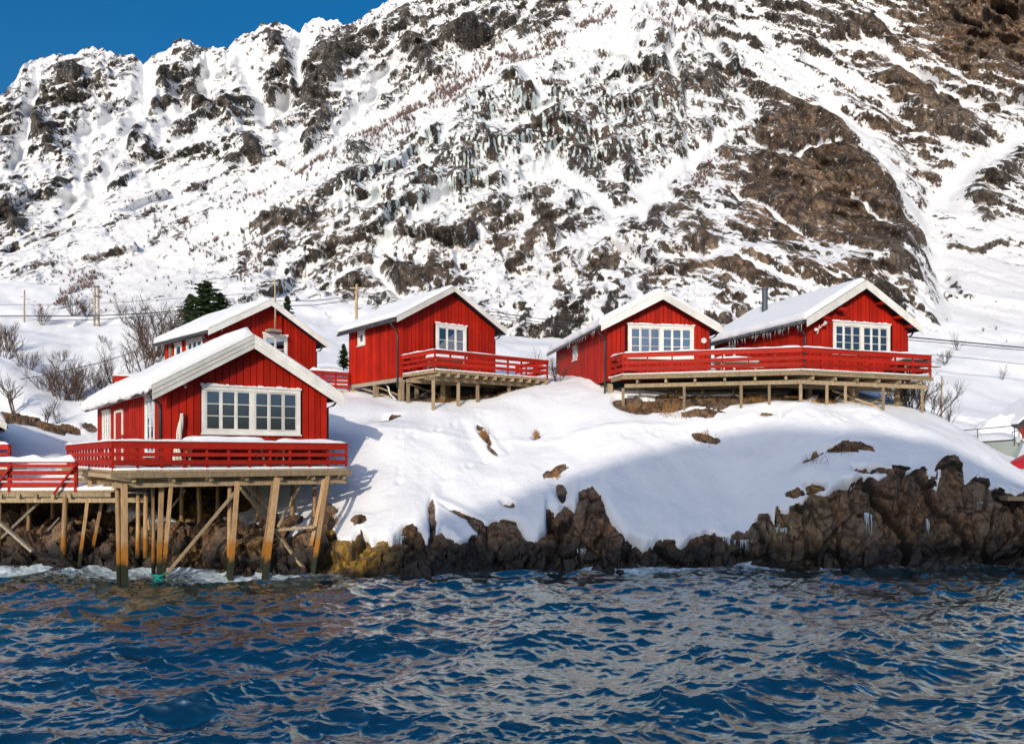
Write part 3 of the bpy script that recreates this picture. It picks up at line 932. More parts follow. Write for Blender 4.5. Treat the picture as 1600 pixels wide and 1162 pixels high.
# ------------------------------------------------------------------ unseen ridge added behind the viewer, shaped to shade the snow bank
def build_shade_ridge():
    shade = [(560, 905), (620, 880), (660, 842), (720, 812), (790, 800), (860, 772), (920, 752), (1000, 728), (1080, 706), (1160, 682), (1210, 672), (1260, 672), (1320, 678), (1390, 680), (1450, 690), (1520, 715), (1600, 755), (1750, 800)]
    pts = []
    for px, py in shade:
        j = int(np.argmin(np.abs(GPX - px)))
        pyc = HOR - (GZ[:, j] - EYE) / GY * FOC
        i = int(np.argmax(pyc < py))
        p = Vector(((px - 800) / FOC * GY[i], GY[i], GZ[i, j] - 0.35))
        pts.append(p + SUN * ((p.y + 64.0) / -SUN.y))
    xs = np.array([p.x for p in pts]); zs = np.array([p.z for p in pts])
    X = np.concatenate([np.linspace(xs[0] - 14, xs[0], 12, endpoint=False), np.linspace(xs[0], xs[-1], 160), np.linspace(xs[-1] + 2, xs[-1] + 90, 20)])
    crest = np.interp(X, np.concatenate([[xs[0] - 14], [xs[0] - 3], xs, [xs[-1] + 90]]), np.concatenate([[-2], [8], zs, [6]]))
    crest = blur(crest[None, :], 0, 2)[0]
    Yr = np.array([-150, -128, -108, -92, -80, -72, -67, -64, -61, -56, -50, -44, -38, -32, -28])
    prof = np.array([-.1, .12, .35, .58, .78, .92, .985, 1, .985, .88, .70, .48, .25, .06, -.08])
    XX, YY = np.meshgrid(X, Yr)
    ZZ = prof[:, None] * crest[None, :]
    ZZ = ZZ + 1.5 * fbm(XX * .08, YY * .08, XX * 0, 3, 71) * (1 - np.exp(-((YY + 64) / 8.0) ** 2))
    o = sheet("shade_ridge", np.stack([XX, YY, ZZ], -1), SNOW)
    tag(o, kind='structure')


build_shade_ridge()


# ------------------------------------------------------------------ water
def ocean_tile(n, size, wind, wdir, seed, small=0.02, spread=2):
    r = np.random.default_rng(seed)
    k1 = np.fft.fftfreq(n, d=size / n) * 2 * math.pi
    kx, ky = np.meshgrid(k1, k1)
    k = np.sqrt(kx ** 2 + ky ** 2); k[0, 0] = 1e-6
    L = wind ** 2 / 9.81
    cosf = (kx * wdir[0] + ky * wdir[1]) / k
    ph = np.exp(-1 / (k * L) ** 2) / k ** 4 * (0.12 + np.abs(cosf) ** spread) * np.exp(-(k * small) ** 2)
    ph[0, 0] = 0
    h = (r.normal(size=(n, n)) + 1j * r.normal(size=(n, n))) * np.sqrt(ph)
    H = np.real(np.fft.ifft2(h)); s = H.std()
    dx = np.real(np.fft.ifft2(1j * kx / k * h)) / s
    dy = np.real(np.fft.ifft2(1j * ky / k * h)) / s
    return H / s, dx, dy


def sample(tile, size, x, y):
    n = tile.shape[0]
    u = (x / size * n) % n; w = (y / size * n) % n
    j, i = np.floor(u).astype(int), np.floor(w).astype(int)
    b, a = u - j, w - i
    j0, i0, j1, i1 = j % n, i % n, (j + 1) % n, (i + 1) % n
    return tile[i0, j0] * (1 - a) * (1 - b) + tile[i1, j0] * a * (1 - b) + tile[i0, j1] * (1 - a) * b + tile[i1, j1] * a * b


def water_material():
    M = Mat("sea_water", 0.07, (0.004, 0.026, 0.060), 0.5)
    M.b.inputs['IOR'].default_value = 2.3
    M.b.inputs['Coat Weight'].default_value = 0.9
    M.b.inputs['Coat Roughness'].default_value = 0.05
    M.b.inputs['Coat IOR'].default_value = 1.5
    M.b.inputs['Specular Tint'].default_value = (0.66, 0.90, 0.90, 1)
    M.b.inputs['Specular IOR Level'].default_value = 1.0
    foam = M.attr("foam")
    fn = M.noise(4.6, 9, 0.80, M.coords((0.8, 1.5, 1.0)), 0.8)
    fac = M.ramp(M.math('ADD', foam, M.math('MULTIPLY_ADD', fn, 3.2, -1.86)), [(0.34, 0.0), (0.85, 1.0)])
    M.color(M.mix(fac, (0.005, 0.034, 0.045), (0.66, 0.76, 0.82)))
    M.rough(M.math('MULTIPLY_ADD', fac, 0.6, 0.06))
    rg = M.n("ShaderNodeTexNoise")
    rg.noise_type = 'RIDGED_MULTIFRACTAL'
    rg.normalize = True
    for k_, v_ in (('Scale', 3.4), ('Detail', 6.0), ('Roughness', 0.62), ('Distortion', 0.4)):
        rg.inputs[k_].default_value = v_
    M.l(M.coords((0.55, 1.35, 1.0)), rg.inputs['Vector'])
    rip = M.math('ADD', rg.outputs['Fac'], M.math('MULTIPLY', M.noise(26.0, 6, 0.7, M.coords((0.7, 1.3, 1.0))), 0.35))
    bp = M.bump(rip, 0.26, 0.03)
    M.l(bp.outputs[0], M.b.inputs['Coat Normal'])
    M.l(M.math('MULTIPLY_ADD', fac, -0.9, 0.9), M.b.inputs['Coat Weight'])
    return M.m


def build_water():
    pxs = np.concatenate([np.arange(-460, -40, 6.0), np.linspace(-40, 1640, 850), np.arange(1646, 2060, 6.0)])
    t = (pxs - 800) / FOC
    t = np.concatenate([[-60, -12, -4, -1.8, -1.1], t, [1.1, 1.8, 4, 12, 60]])
    pys = np.linspace(1185, 884, 370)
    Yv = EYE * FOC / (pys - HOR)
    Ys = np.concatenate([[-400, -180, -80, -30, -5, 3, 7], Yv, np.linspace(Yv[-1] + .3, 36, 14)])
    T, Y = np.meshgrid(t, Ys)
    X = T * np.maximum(Y, 9.0)
    tA, tB, tC, tD = (ocean_tile(512, 23.0, 2.5, (0.30, -0.95), 5, 0.02, 3), ocean_tile(512, 8.7, 1.6, (-0.20, -0.98), 6, 0.02, 3), ocean_tile(512, 2.9, 0.9, (0.15, -0.98), 7, 0.01), ocean_tile(256, 1.13, 0.55, (-0.1, -1.0), 8, 0.008))
    Z = np.zeros_like(X); DX = np.zeros_like(X); DY = np.zeros_like(X)
    for tile, size, amp, chop, rot in ((tA, 23.0, 0.068, 1.3, 0.1), (tB, 8.7, 0.019, 1.25, -0.35), (tC, 2.9, 0.0062, 1.1, 0.4), (tD, 1.13, 0.0023, 1.0, -0.2)):
        c, s = math.cos(rot), math.sin(rot)
        u, w = X * c + Y * s, -X * s + Y * c
        h, a, b = [sample(q, size, u, w) for q in tile]
        Z += amp * h
        DX += amp * chop * (a * c - b * s); DY += amp * chop * (a * s + b * c)
    fade = sstep(40, 30, np.abs(Y)) * sstep(1.05, 0.9, np.abs(T))
    shore = np.interp(T[0] * FOC + 800, [-260, 0, 120, 250, 380, 500, 600, 680, 740, 800, 950, 1150, 1450, 1600, 1860], [25.2, 27.9, 27.6, 27.3, 26.3, 26.6, 25.7, 26, 26.9, 27.5, 27.3, 28.1, 28.6, 28.6, 28.1])
    dist = shore[None, :] - Y
    PX = T * FOC + 800
    left = sstep(340, 200, PX)
    swell = 0.10 * sstep(2.5, 0.6, dist) * (0.5 + left) * perlin(X * 0.8, Y * 0.8, X * 0, 81)
    run = fbm(X * 0.5, Y * 0.9, X * 0, 3, 82)
    side = np.interp(PX, [0, 120, 330, 420, 520, 700, 860, 930, 1000, 1060, 1340, 1420, 1600], [1.1, 1.05, 1.15, .95, .65, .45, .7, 1.15, .85, .9, .9, .7, .6])
    width = np.interp(PX, [0, 330, 420, 560, 880, 960, 1100, 1600], [2.4, 2.2, 1.5, .8, .8, 1.2, 1.3, 1.0])
    foam = side * np.exp(-(np.maximum(dist, -0.3) / width) ** 2) + 0.25 * run * sstep(3.5, 1, dist)
    crest = sstep(1.9, 3.0, Z / 0.09) * 0.25
    foam = np.clip(foam * 1.15 + crest * 0.6, 0, 1.1)
    P = np.stack([X + DX * fade, Y + DY * fade, (Z + swell) * fade], -1)
    o = sheet("water", P, water_material(), {"foam": foam})
    tag(o, kind='structure')


build_water()


# ================================================================== cabins
def frame_map(wall):
    """coordinates along the wall, outward, up -> cabin coordinates"""
    if wall == 'front':
        return lambda a, d, z: (a, -d, z)
    return lambda a, d, z: (-d, a, z)


def window(house, wall, a0, a1, z0, z1, groups, rows, casing=0.11, curtain=(), snow_top=True, name='window', rowcut=None):
    """white casement window: casing, sill, sashes with bars, and a pane in every opening"""
    M = frame_map(wall)
    s = Shape()
    s.box(a0, a1, -0.02, 0.055, z1 - casing, z1, M)
    s.box(a0, a1, -0.02, 0.050, z0, z0 + casing * 0.9, M)
    s.box(a0, a0 + casing, -0.02, 0.047, z0 + casing * 0.9, z1 - casing, M)
    s.box(a1 - casing, a1, -0.02, 0.047, z0 + casing * 0.9, z1 - casing, M)
    gw = (a1 - a0 - 2 * casing - (len(groups) - 1) * casing * 1.1) / sum(groups)
    x = a0 + casing
    spans = []
    for gi, g in enumerate(groups):
        spans.append([(x + k * gw, x + (k + 1) * gw) for k in range(g)])
        x += g * gw
        if gi < len(groups) - 1:
            s.box(x, x + casing * 1.1, -0.02, 0.044, z0 + casing * 0.9, z1 - casing, M)
            x += casing * 1.1
    win = s.build(name, WHITE, house)
    sill = Shape().box(a0 - 0.03, a1 + 0.03, 0.0, 0.10, z0 - 0.055, z0 - 0.003, M).build("sill", WHITE, win)
    head = Shape().box(a0 - 0.04, a1 + 0.04, 0.0, 0.09, z1 + 0.003, z1 + 0.045, M).build("head_board", WHITE, win)
    if snow_top:
        n = max(6, int((a1 - a0) / 0.09))
        sn = Shape()
        for i in range(n):
            u0, u1 = a0 - 0.04 + (a1 - a0 + 0.08) * i / n, a0 - 0.04 + (a1 - a0 + 0.08) * (i + 1) / n
            sn.box(u0, u1, 0.002, 0.08, z1 + 0.047, z1 + 0.06 + random.uniform(0.0, 0.05), M)
        sn.build("snow_strip", SNOW_ROOF, win)
    k = 0
    za, zb = z0 + casing * 0.9, z1 - casing
    st = 0.052
    for g in spans:
        for (u0, u1) in g:
            f = Shape()
            f.box(u0 + .004, u0 + st, -0.015, 0.032, za + .004, zb - .004, M).box(u1 - st, u1 - .004, -0.015, 0.032, za + .004, zb - .004, M)
            f.box(u0 + st, u1 - st, -0.015, 0.030, zb - st, zb - .004, M).box(u0 + st, u1 - st, -0.015, 0.030, za + .004, za + st, M)
            cuts = [za + st + (zb - za - 2 * st) * q / rows for q in range(rows + 1)] if rowcut is None else [za + st + (zb - za - 2 * st) * q for q in rowcut]
            for q in cuts[1:-1]:
                f.box(u0 + st, u1 - st, -0.008, 0.024, q - 0.013, q + 0.013, M)
            f.build("sash", WHITE, win)
            for q in range(len(cuts) - 1):
                Shape().box(u0 + st - .004, u1 - st + .004, 0.0, 0.006, cuts[q] + 0.002, cuts[q + 1] - 0.002, M).build("pane", GLASS, win)
            if k in curtain:
                c = Shape()
                m = 8
                for i in range(m):
                    e0, e1 = u0 + 0.02 + (u1 - u0 - 0.04) * i / m, u0 + 0.02 + (u1 - u0 - 0.04) * (i + 1) / m
                    dd = 0.02 * (i % 2)
                    c.add([M(e0, -0.10 - dd, za), M(e1, -0.12 + dd, za), M(e1, -0.12 + dd, zb), M(e0, -0.10 - dd, zb),
                           M(e0, -0.11 - dd, za), M(e1, -0.13 + dd, za), M(e1, -0.13 + dd, zb), M(e0, -0.11 - dd, zb)],
                          [(0, 1, 2, 3), (7, 6, 5, 4), (0, 4, 5, 1), (3, 2, 6, 7), (0, 3, 7, 4), (1, 5, 6, 2)])
                c.build("curtain", CURTAIN, win)
            k += 1
    return win


def holes_cut(u0, u1, lo, hi, holes):
    """pieces of a vertical board left after the openings are cut out"""
    parts = [(lo, hi)]
    for (a0, a1, z0, z1) in holes:
        if u1 > a0 + 0.03 and u0 < a1 - 0.03:
            nxt = []
            for (p, q) in parts:
                if z0 > p: nxt.append((p, min(q, z0)))
                if z1 < q: nxt.append((max(p, z1), q))
            parts = [(p, q) for p, q in nxt if q - p > 0.03]
    return parts


class Cabin:
    def __init__(self, name, label, x, y, zb, yaw, W, L, hw, hr, board=0.235, side_board=0.2, front_holes=(), side_holes=(), oh=0.42, of=0.45, drop=0.0, back_drop=0.0):
        self.W, self.L, self.hw, self.hr, self.oh, self.of = W, L, hw, hr, oh, of
        self.p = (hr - hw) / (W / 2)
        self.o = thing(name, label, "cabin", (x, y, zb), math.radians(yaw))
        self.top = lambda s: self.hr + 0.25 - self.p * abs(s - W / 2)          # roof surface above the point s across
        o, p = self.o, self.p
        roofz = lambda s: hr - p * abs(s - W / 2)
        # front gable: dark backing, boards nailed over it
        gable = Shape()
        inset = [(a0 + .03, a1 - .03, z0 + .03, z1 - .03) for a0, a1, z0, z1 in front_holes]
        us = sorted({0.0, W / 2, W} | {v for h in inset for v in h[:2]})
        for u0, u1 in zip(us[:-1], us[1:]):
            for lo, hi in holes_cut(u0 + .04, u1 - .04, -drop, 99, inset):
                if hi > 50:
                    gable.prism([(u0, lo), (u1, lo), (u1, roofz(u1)), (u0, roofz(u0))], 0.012, 0.11)
                else:
                    gable.box(u0, u1, 0.012, 0.11, lo, hi)
        wall = gable.build("gable_wall", RED_BACK, o)
        n = round(W / board)
        bw = W / n
        for i in range(n):
            u0, u1 = i * bw + 0.013, (i + 1) * bw - 0.013
            f = -0.012 - (0.010 if i % 2 else 0.0) - random.uniform(0, 0.012)
            for lo, hi in holes_cut(u0, u1, -drop - random.uniform(0, 0.02), 99, front_holes):
                s = Shape()
                if hi > 50:
                    if u0 < W / 2 < u1:
                        s.prism([(u0, lo), (u1, lo), (u1, roofz(u1)), (W / 2, roofz(W / 2)), (u0, roofz(u0))], f, 0.011)
                    else:
                        s.prism([(u0, lo), (u1, lo), (u1, roofz(u1)), (u0, roofz(u0))], f, 0.011)
                else:
                    s.box(u0, u1, f, 0.011, lo, hi)
                s.build("plank", RED, wall)
        # left long wall
        side = Shape()
        inset = [(a0 + .03, a1 - .03, z0 + .03, z1 - .03) for a0, a1, z0, z1 in side_holes]
        us = sorted({0.112, L} | {v for h in inset for v in h[:2]})
        dz = lambda u: -drop - back_drop * u / L
        for u0, u1 in zip(us[:-1], us[1:]):
            for lo, hi in holes_cut(u0 + .04, u1 - .04, dz((u0 + u1) / 2), hw, inset):
                side.box(0.012, 0.11, u0, u1, lo, hi)
        wall = side.build("side_wall", RED_BACK, o)
        n = round(L / side_board)
        bw = L / n
        for i in range(n):
            u0, u1 = i * bw + 0.009, (i + 1) * bw - 0.009
            f = -0.012 - (0.016 if i % 2 else 0.0) - random.uniform(0, 0.005)
            for lo, hi in holes_cut(u0, u1, dz((u0 + u1) / 2), hw + 0.02, side_holes):
                Shape().box(f, 0.011, u0, u1, lo, hi).build("plank", RED, wall)
        # walls on the far sides
        b = Shape()
        b.box(W - 0.11, W, 0.112, L, -drop, hw)
        b.build("side_wall", RED, o)
        Shape().prism([(0.112, -drop), (W - 0.112, -drop), (W - 0.112, roofz(W - .112)), (W / 2, roofz(W / 2)), (0.112, roofz(0.112))], L - 0.11, L - 0.002).build("gable_wall", RED, o)
        Shape().box(0.12, W - 0.12, 0.12, L - 0.12, -0.12, -0.02).build("floor", DARK, o)
        Shape().box(0.12, W - 0.12, min(3.2, L - .5), min(3.3, L - .4), 0, hw).build("inner_wall", DARK, o)
        # roof slab
        a = 0.03
        cs = [(-oh, self.top(-oh) - 0.17), (-oh, self.top(-oh)), (W / 2, self.top(W / 2)), (W + oh, self.top(W + oh)), (W + oh, self.top(W + oh) - 0.17), (W / 2, hr + 0.06)]
        self.roof = Shape().prism(cs, -of - 0.02, L + of).build("roof", ROOFING, o)

    def bargeboards(self, h, step=False, t=0.028):
        W, of, oh, p = self.W, self.of, self.oh, self.p
        for sgn in (-1, 1):
            e = -oh - 0.03 if sgn < 0 else W + oh + 0.03
            mid = W / 2 - 0.0015 if sgn < 0 else W / 2 + 0.0015
            zt = lambda s: self.top(s) - 0.012
            layers = [(0.0, h, t)]
            if step:
                layers = [(0.0, h * 0.30, t * 2.4), (h * 0.31, h * 0.62, t * 1.7), (h * 0.63, h, t)]
            s = Shape()
            for (d0, d1, th) in layers:
                s.prism([(e, zt(e) - d1), (mid, zt(mid) - d1), (mid, zt(mid) - d0), (e, zt(e) - d0)], -of - 0.022 - th, -of - 0.022)
            s.build("bargeboard", WHITE, self.o)

    def snow(self, T, left_bulge=0.05, left_drop=0.0, inset=0.04, seed=0, lumps=0.25, right_T=None):
        """snow lying on both slopes, rounded at every edge"""
        W, L, oh, of, p = self.W, self.L, self.oh, self.of, self.p
        s0, s1 = -oh, W + oh
        ns, nl = 46, max(30, int(L / 0.16))
        edge = np.array([0, .015, .04, .08, .13, .2])
        ss = np.concatenate([s0 + edge, np.linspace(s0 + .3, s1 - .3, ns - 12), s1 - edge[::-1]])
        ll = np.concatenate([-of + inset + edge, np.linspace(-of + inset + .3, L + of - .3, nl - 12), L + of - edge[::-1]])
        S, Lg = np.meshgrid(ss, ll)
        TT = np.where(S < W / 2, T, right_T if right_T is not None else T)
        r = np.maximum(TT * 0.9, 0.05)
        de = np.minimum(S - s0, s1 - S)
        dl = np.minimum(Lg - (-of + inset), L + of - Lg)
        prof = lambda d, rr: np.sqrt(np.clip(1 - (1 - np.clip(d / rr, 0, 1)) ** 2, 0, 1))
        h = TT * prof(de, r) * prof(dl, r * 0.8)
        nz = fbm(S * 0.9, Lg * 0.7, S * 0 + seed, 3, 90 + seed)
        h = h * (1 + lumps * nz) + 0.012
        peak = np.exp(-((S - W / 2) / 0.25) ** 2) * 0.06
        top = self.hr + 0.25 - p * np.abs(S - W / 2)
        wl = np.exp(-((S - s0) / 0.35) ** 2)
        bul = left_bulge * wl * prof(de + 0.03, 0.2) * (0.8 + 1.5 * fbm(Lg * 0.9, Lg * 0, Lg * 0 + seed, 4, 95 + seed, 0.65))
        X = S - bul
        Z = top + h - peak - left_drop * wl * (0.8 + 0.5 * nz)
        vis = np.stack([X, Lg, Z], -1)
        low = np.stack([S + 0.03 * (S < W / 2) - 0.03 * (S >= W / 2), Lg, top - 0.05 - left_drop * wl * 0.7], -1)
        m, n = S.shape
        idx = np.arange(m * n).reshape(m, n)
        sh = Shape()
        sh.v = [tuple(map(float, q)) for q in vis.reshape(-1, 3)] + [tuple(map(float, q)) for q in low.reshape(-1, 3)]
        k = m * n
        q = np.stack([idx[:-1, :-1], idx[:-1, 1:], idx[1:, 1:], idx[1:, :-1]], -1).reshape(-1, 4)
        sh.f = [tuple(map(int, f)) for f in q] + [tuple(int(v) + k for v in f[::-1]) for f in q]
        ring = list(idx[0, :]) + list(idx[1:, -1]) + list(idx[-1, -2::-1]) + list(idx[-2:0:-1, 0])
        for a, b in zip(ring, ring[1:] + ring[:1]):
            sh.f.append((int(a), int(b), int(b) + k, int(a) + k))
        return sh.build("roof_snow", SNOW_ROOF, self.o, smooth=True)

    def gutter(self, front=True, pipe=0.0, right=False, snow_off=0.0):
        oh, of, L, W = self.oh, self.of, self.L, self.W
        z = self.top(-oh) - 0.20
        Shape().tube([(-oh - 0.05, -of + 0.05, z), (-oh - 0.05, L + of - 0.05, z)], 0.06, 8).build("gutter", METAL, self.o, smooth=True)
        s = Shape().tube([(-oh - 0.04, 0.10, z - 0.03), (-oh + 0.05, 0.10, z - 0.18), (-0.09, 0.10, z - 0.42), (-0.09, 0.10, z - 0.6), (-0.09, 0.10, -pipe)], 0.045, 8)
        s.build("downpipe", METAL, self.o, smooth=True)
        if right:
            z = self.top(W + oh) - 0.20
            s = Shape().tube([(W + oh + 0.04, -of + 0.1, z), (W + oh + 0.04, L + of, z)], 0.055, 8)
            s.tube([(W + oh + 0.03, 0.1, z - 0.03), (W + oh - 0.1, 0.1, z - 0.2), (W + 0.08, 0.1, z - 0.3), (W + 0.08, 0.1, -pipe)], 0.04, 8)
            s.build("gutter", METAL, self.o, smooth=True)

    def icicles(self, y0, y1, n, lmax, seed, thin=0.014):
        r = random.Random(seed)
        s = Shape()
        z = self.top(-self.oh) - 0.13
        for i in range(n):
            y = y0 + (y1 - y0) * (i + r.random()) / n
            ln = lmax * (0.15 + 0.85 * r.random() ** 2.2)
            x = -self.oh - 0.05 + r.uniform(-0.05, 0.05)
            s.tube([(x, y, z), (x + r.uniform(-.02, .02), y, z - ln * .5), (x + r.uniform(-.04, .04), y + r.uniform(-.03, .03), z - ln)], thin * r.uniform(.7, 1.5), 5, 0.002)
        return s.build("icicle_fringe", ICE, self.o, smooth=True, kind='stuff')

    def lamp(self, a, z, r=0.07):
        s = Shape()
        s.tube([(a, -0.03, z), (a, -0.16, z + 0.02)], 0.03, 8).tube([(a, -0.10, z + 0.03), (a, -0.15, z + 0.02), (a + .02, -0.20, z - 0.14)], r, 10, r * 0.75)
        s.build("wall_lamp", WHITE, self.o, smooth=True)


# ------------------------------------------------------------------ the five red cabins
front = Cabin("red_cabin", "red cabin on tall stilts above the water, thick snow roll on its roof", -11.53, 26.8, EYE - 0.26, 35.46, 5.70, 13.25, 2.60, 4.26,
              0.2375, 0.20, [(1.21, 4.67, 1.08, 2.68)], [(1.27, 2.78, 0.3, 2.42), (7.03, 8.8, 0.05, 2.2), (9.95, 11.9, 0.3, 2.3)])
window(front.o, 'front', 1.21, 4.67, 1.08, 2.68, (3, 3), 3, 0.12, (), True, rowcut=(0, .345, .67, 1))
window(front.o, 'left', 1.27, 2.78, 0.3, 2.42, (2,), 4, 0.13, (), False)
window(front.o, 'left', 9.95, 11.9, 0.3, 2.3, (3,), 4, 0.13, (), False)
front.bargeboards(0.47, True)
front.snow(0.44, 0.36, 0.28, 0.22, 1, 0.26, right_T=0.14)
front.gutter(right=True, pipe=0.1)
front.icicles(0.3, 3.2, 22, 0.24, 5)
front.lamp(0.62, 2.72)
# blind hung in the upper part of the front window
for i in range(6):
    g = 1.33 + (i % 3) * 0.5 + (i // 3) * 1.66
    Shape().box(g + .04, g + .49, 0.10, 0.115, 2.08, 2.56).build("blind", BLIND, [c for c in front.o.children if c.name.startswith("window")][0])
M_ = frame_map('left')
door = Shape().box(7.16, 8.67, -0.02, 0.02, 0.05, 2.08, M_).build("door", RED, front.o)
s = Shape().box(7.03, 7.15, 0.0, 0.06, 0.05, 2.2, M_).box(8.68, 8.8, 0.0, 0.06, 0.05, 2.2, M_).box(7.151, 8.679, 0.0, 0.055, 2.09, 2.2, M_)
s.build("door_frame", WHITE, door)
Shape().box(6.9, 7.7, 0.062, 0.10, 1.05, 1.17, M_).build("crossbar", RED_RAIL, door)
Shape().tube([M_(7.35, 0.05, 1.0), M_(7.35, 0.09, 1.0), M_(7.5, 0.09, 1.0)], 0.015, 6).build("handle", METAL, door)

back = Cabin("red_cabin", "red cabin standing behind the front one, a bare pole on its gable", -14.43, 39.06, EYE + 3.49, 44.75, 5.65, 5.78, 2.60, 4.18,
             0.22, 0.2, [(2.60, 3.95, 1.35, 2.72)], [(3.55, 4.45, 1.2, 2.4), (1.1, 3.0, 1.2, 2.42)], drop=0.3)
window(back.o, 'front', 2.60, 3.95, 1.35, 2.72, (2,), 2, 0.12)
window(back.o, 'left', 3.55, 4.45, 1.2, 2.4, (1,), 2, 0.13, (), False)
window(back.o, 'left', 1.1, 3.0, 1.2, 2.42, (3,), 2, 0.13, (), False)
back.bargeboards(0.30)
back.snow(0.24, 0.10, 0.05, 0.05, 2, 0.2, right_T=0.1)
back.gutter(right=True, pipe=0.3)
back.lamp(0.35, 2.75, 0.06)
Shape().tube([(3.05, -0.42, 2.95), (3.06, -0.42, 4.2), (3.03, -0.42, 5.55)], 0.05, 8, 0.04).build("pole", WOOD, back.o, smooth=True)
Shape().box(2.7, 3.32, -0.58, -0.034, 2.84, 2.96).build("pole_bracket", DRIFT, back.o)
Shape().box(-0.14, -0.035, 4.75, 4.95, 0.6, 2.75).build("corner_board", DRIFT, back.o)

middle = Cabin("red_cabin", "red cabin with one three-sash gable window and a tiny side window", -5.34, 38.63, EYE + 3.82, 38.15, 5.65, 5.30, 2.79, 4.39,
               0.21, 0.21, [(2.02, 3.83, 1.25, 2.74)], [(3.5, 4.26, 1.93, 2.66)])
window(middle.o, 'front', 2.02, 3.83, 1.25, 2.74, (3,), 2, 0.13)
window(middle.o, 'left', 3.5, 4.26, 1.93, 2.66, (1,), 1, 0.15, (), True)
middle.bargeboards(0.27)
middle.snow(0.16, 0.08, 0.0, 0.05, 3, 0.2, right_T=0.09)
middle.gutter(right=True, pipe=0.5)
middle.icicles(0.2, 3.0, 12, 0.14, 6)

centre = Cabin("red_cabin", "red cabin with a round white lamp beside its wide gable window", 4.41, 37.42, EYE + 3.52, 10.87, 5.04, 9.66, 2.58, 3.89,
               0.21, 0.2, [(0.99, 4.235, 1.1, 2.62)], [(5.15, 5.97, 1.7, 2.33)], drop=0.0, back_drop=0.0)
window(centre.o, 'front', 0.99, 4.235, 1.1, 2.62, (3, 3), 3, 0.13, (1, 5))
window(centre.o, 'left', 5.15, 5.97, 1.62, 2.33, (1,), 1, 0.17, (), False)
centre.bargeboards(0.36)
centre.snow(0.28, 0.16, 0.12, 0.04, 4, 0.25, right_T=0.12)
centre.gutter(right=True, pipe=1.0)
centre.icicles(0.2, 5.6, 90, 0.42, 7, 0.012)
Shape().tube([(4.72, -0.03, 1.98), (4.72, -0.10, 1.98)], 0.13, 14).build("wall_lamp", WHITE, centre.o)

right_cabin = Cabin("red_cabin", "red cabin with a black stove pipe and long icicles under the eave", 13.38, 36.59, EYE + 3.59, 18.49, 5.67, 7.60, 2.60, 4.27,
                    0.225, 0.2, [(1.35, 4.60, 1.15, 2.58)], [(5.67, 6.73, 0.1, 2.25)])
window(right_cabin.o, 'front', 1.35, 4.60, 1.15, 2.58, (3, 3), 3, 0.13, (0, 2, 5))
right_cabin.bargeboards(0.38)
right_cabin.snow(0.24, 0.12, 0.06, 0.04, 5, 0.22, right_T=0.12)
right_cabin.gutter(right=True, pipe=0.4)
right_cabin.icicles(-0.2, 5.6, 100, 0.5, 8, 0.013)
door = Shape().box(5.80, 6.60, -0.02, 0.02, 0.1, 2.12, M_).build("door", RED, right_cabin.o)
Shape().box(5.67, 5.79, 0.0, 0.06, 0.1, 2.25, M_).box(6.61, 6.73, 0.0, 0.06, 0.1, 2.25, M_).box(5.791, 6.609, 0.0, 0.055, 2.13, 2.25, M_).build("door_frame", WHITE, door)
zr = right_cabin.top(1.6)
Shape().tube([(1.6, 5.4, zr - .2), (1.6, 5.4, zr + 1.35)], 0.15, 14).tube([(1.6, 5.4, zr + 1.35), (1.6, 5.4, zr + 1.42)], 0.19, 14).build("stove_pipe", BLUE_METAL, right_cabin.o, smooth=False)
s = Shape().tube([(0.42, -0.03, 2.0), (0.42, -0.12, 2.0), (0.42, -0.25, 2.35)], 0.022, 6)
s.tube([(0.40, -0.24, 2.2), (0.62, -0.34, 2.42)], 0.02, 6).tube([(0.60, -0.30, 2.36), (0.68, -0.40, 2.50)], 0.05, 8, 0.10).tube([(0.36, -0.10, 2.08), (0.26, -0.22, 2.16)], 0.04, 8, 0.08)
s.build("floodlight", WHITE, right_cabin.o, smooth=False)
for i, (a, z) in enumerate(((3.75, 3.62), (4.75, 3.02), (5.4, 2.62), (0.5, 2.75), (1.4, 3.18))):
    Shape().box(a, a + 0.34, -right_cabin.of, -0.035, z - 0.12, z).build("purlin_end", RED, right_cabin.o)


# ================================================================== decks on stilts
def inward(poly, d):
    return poly


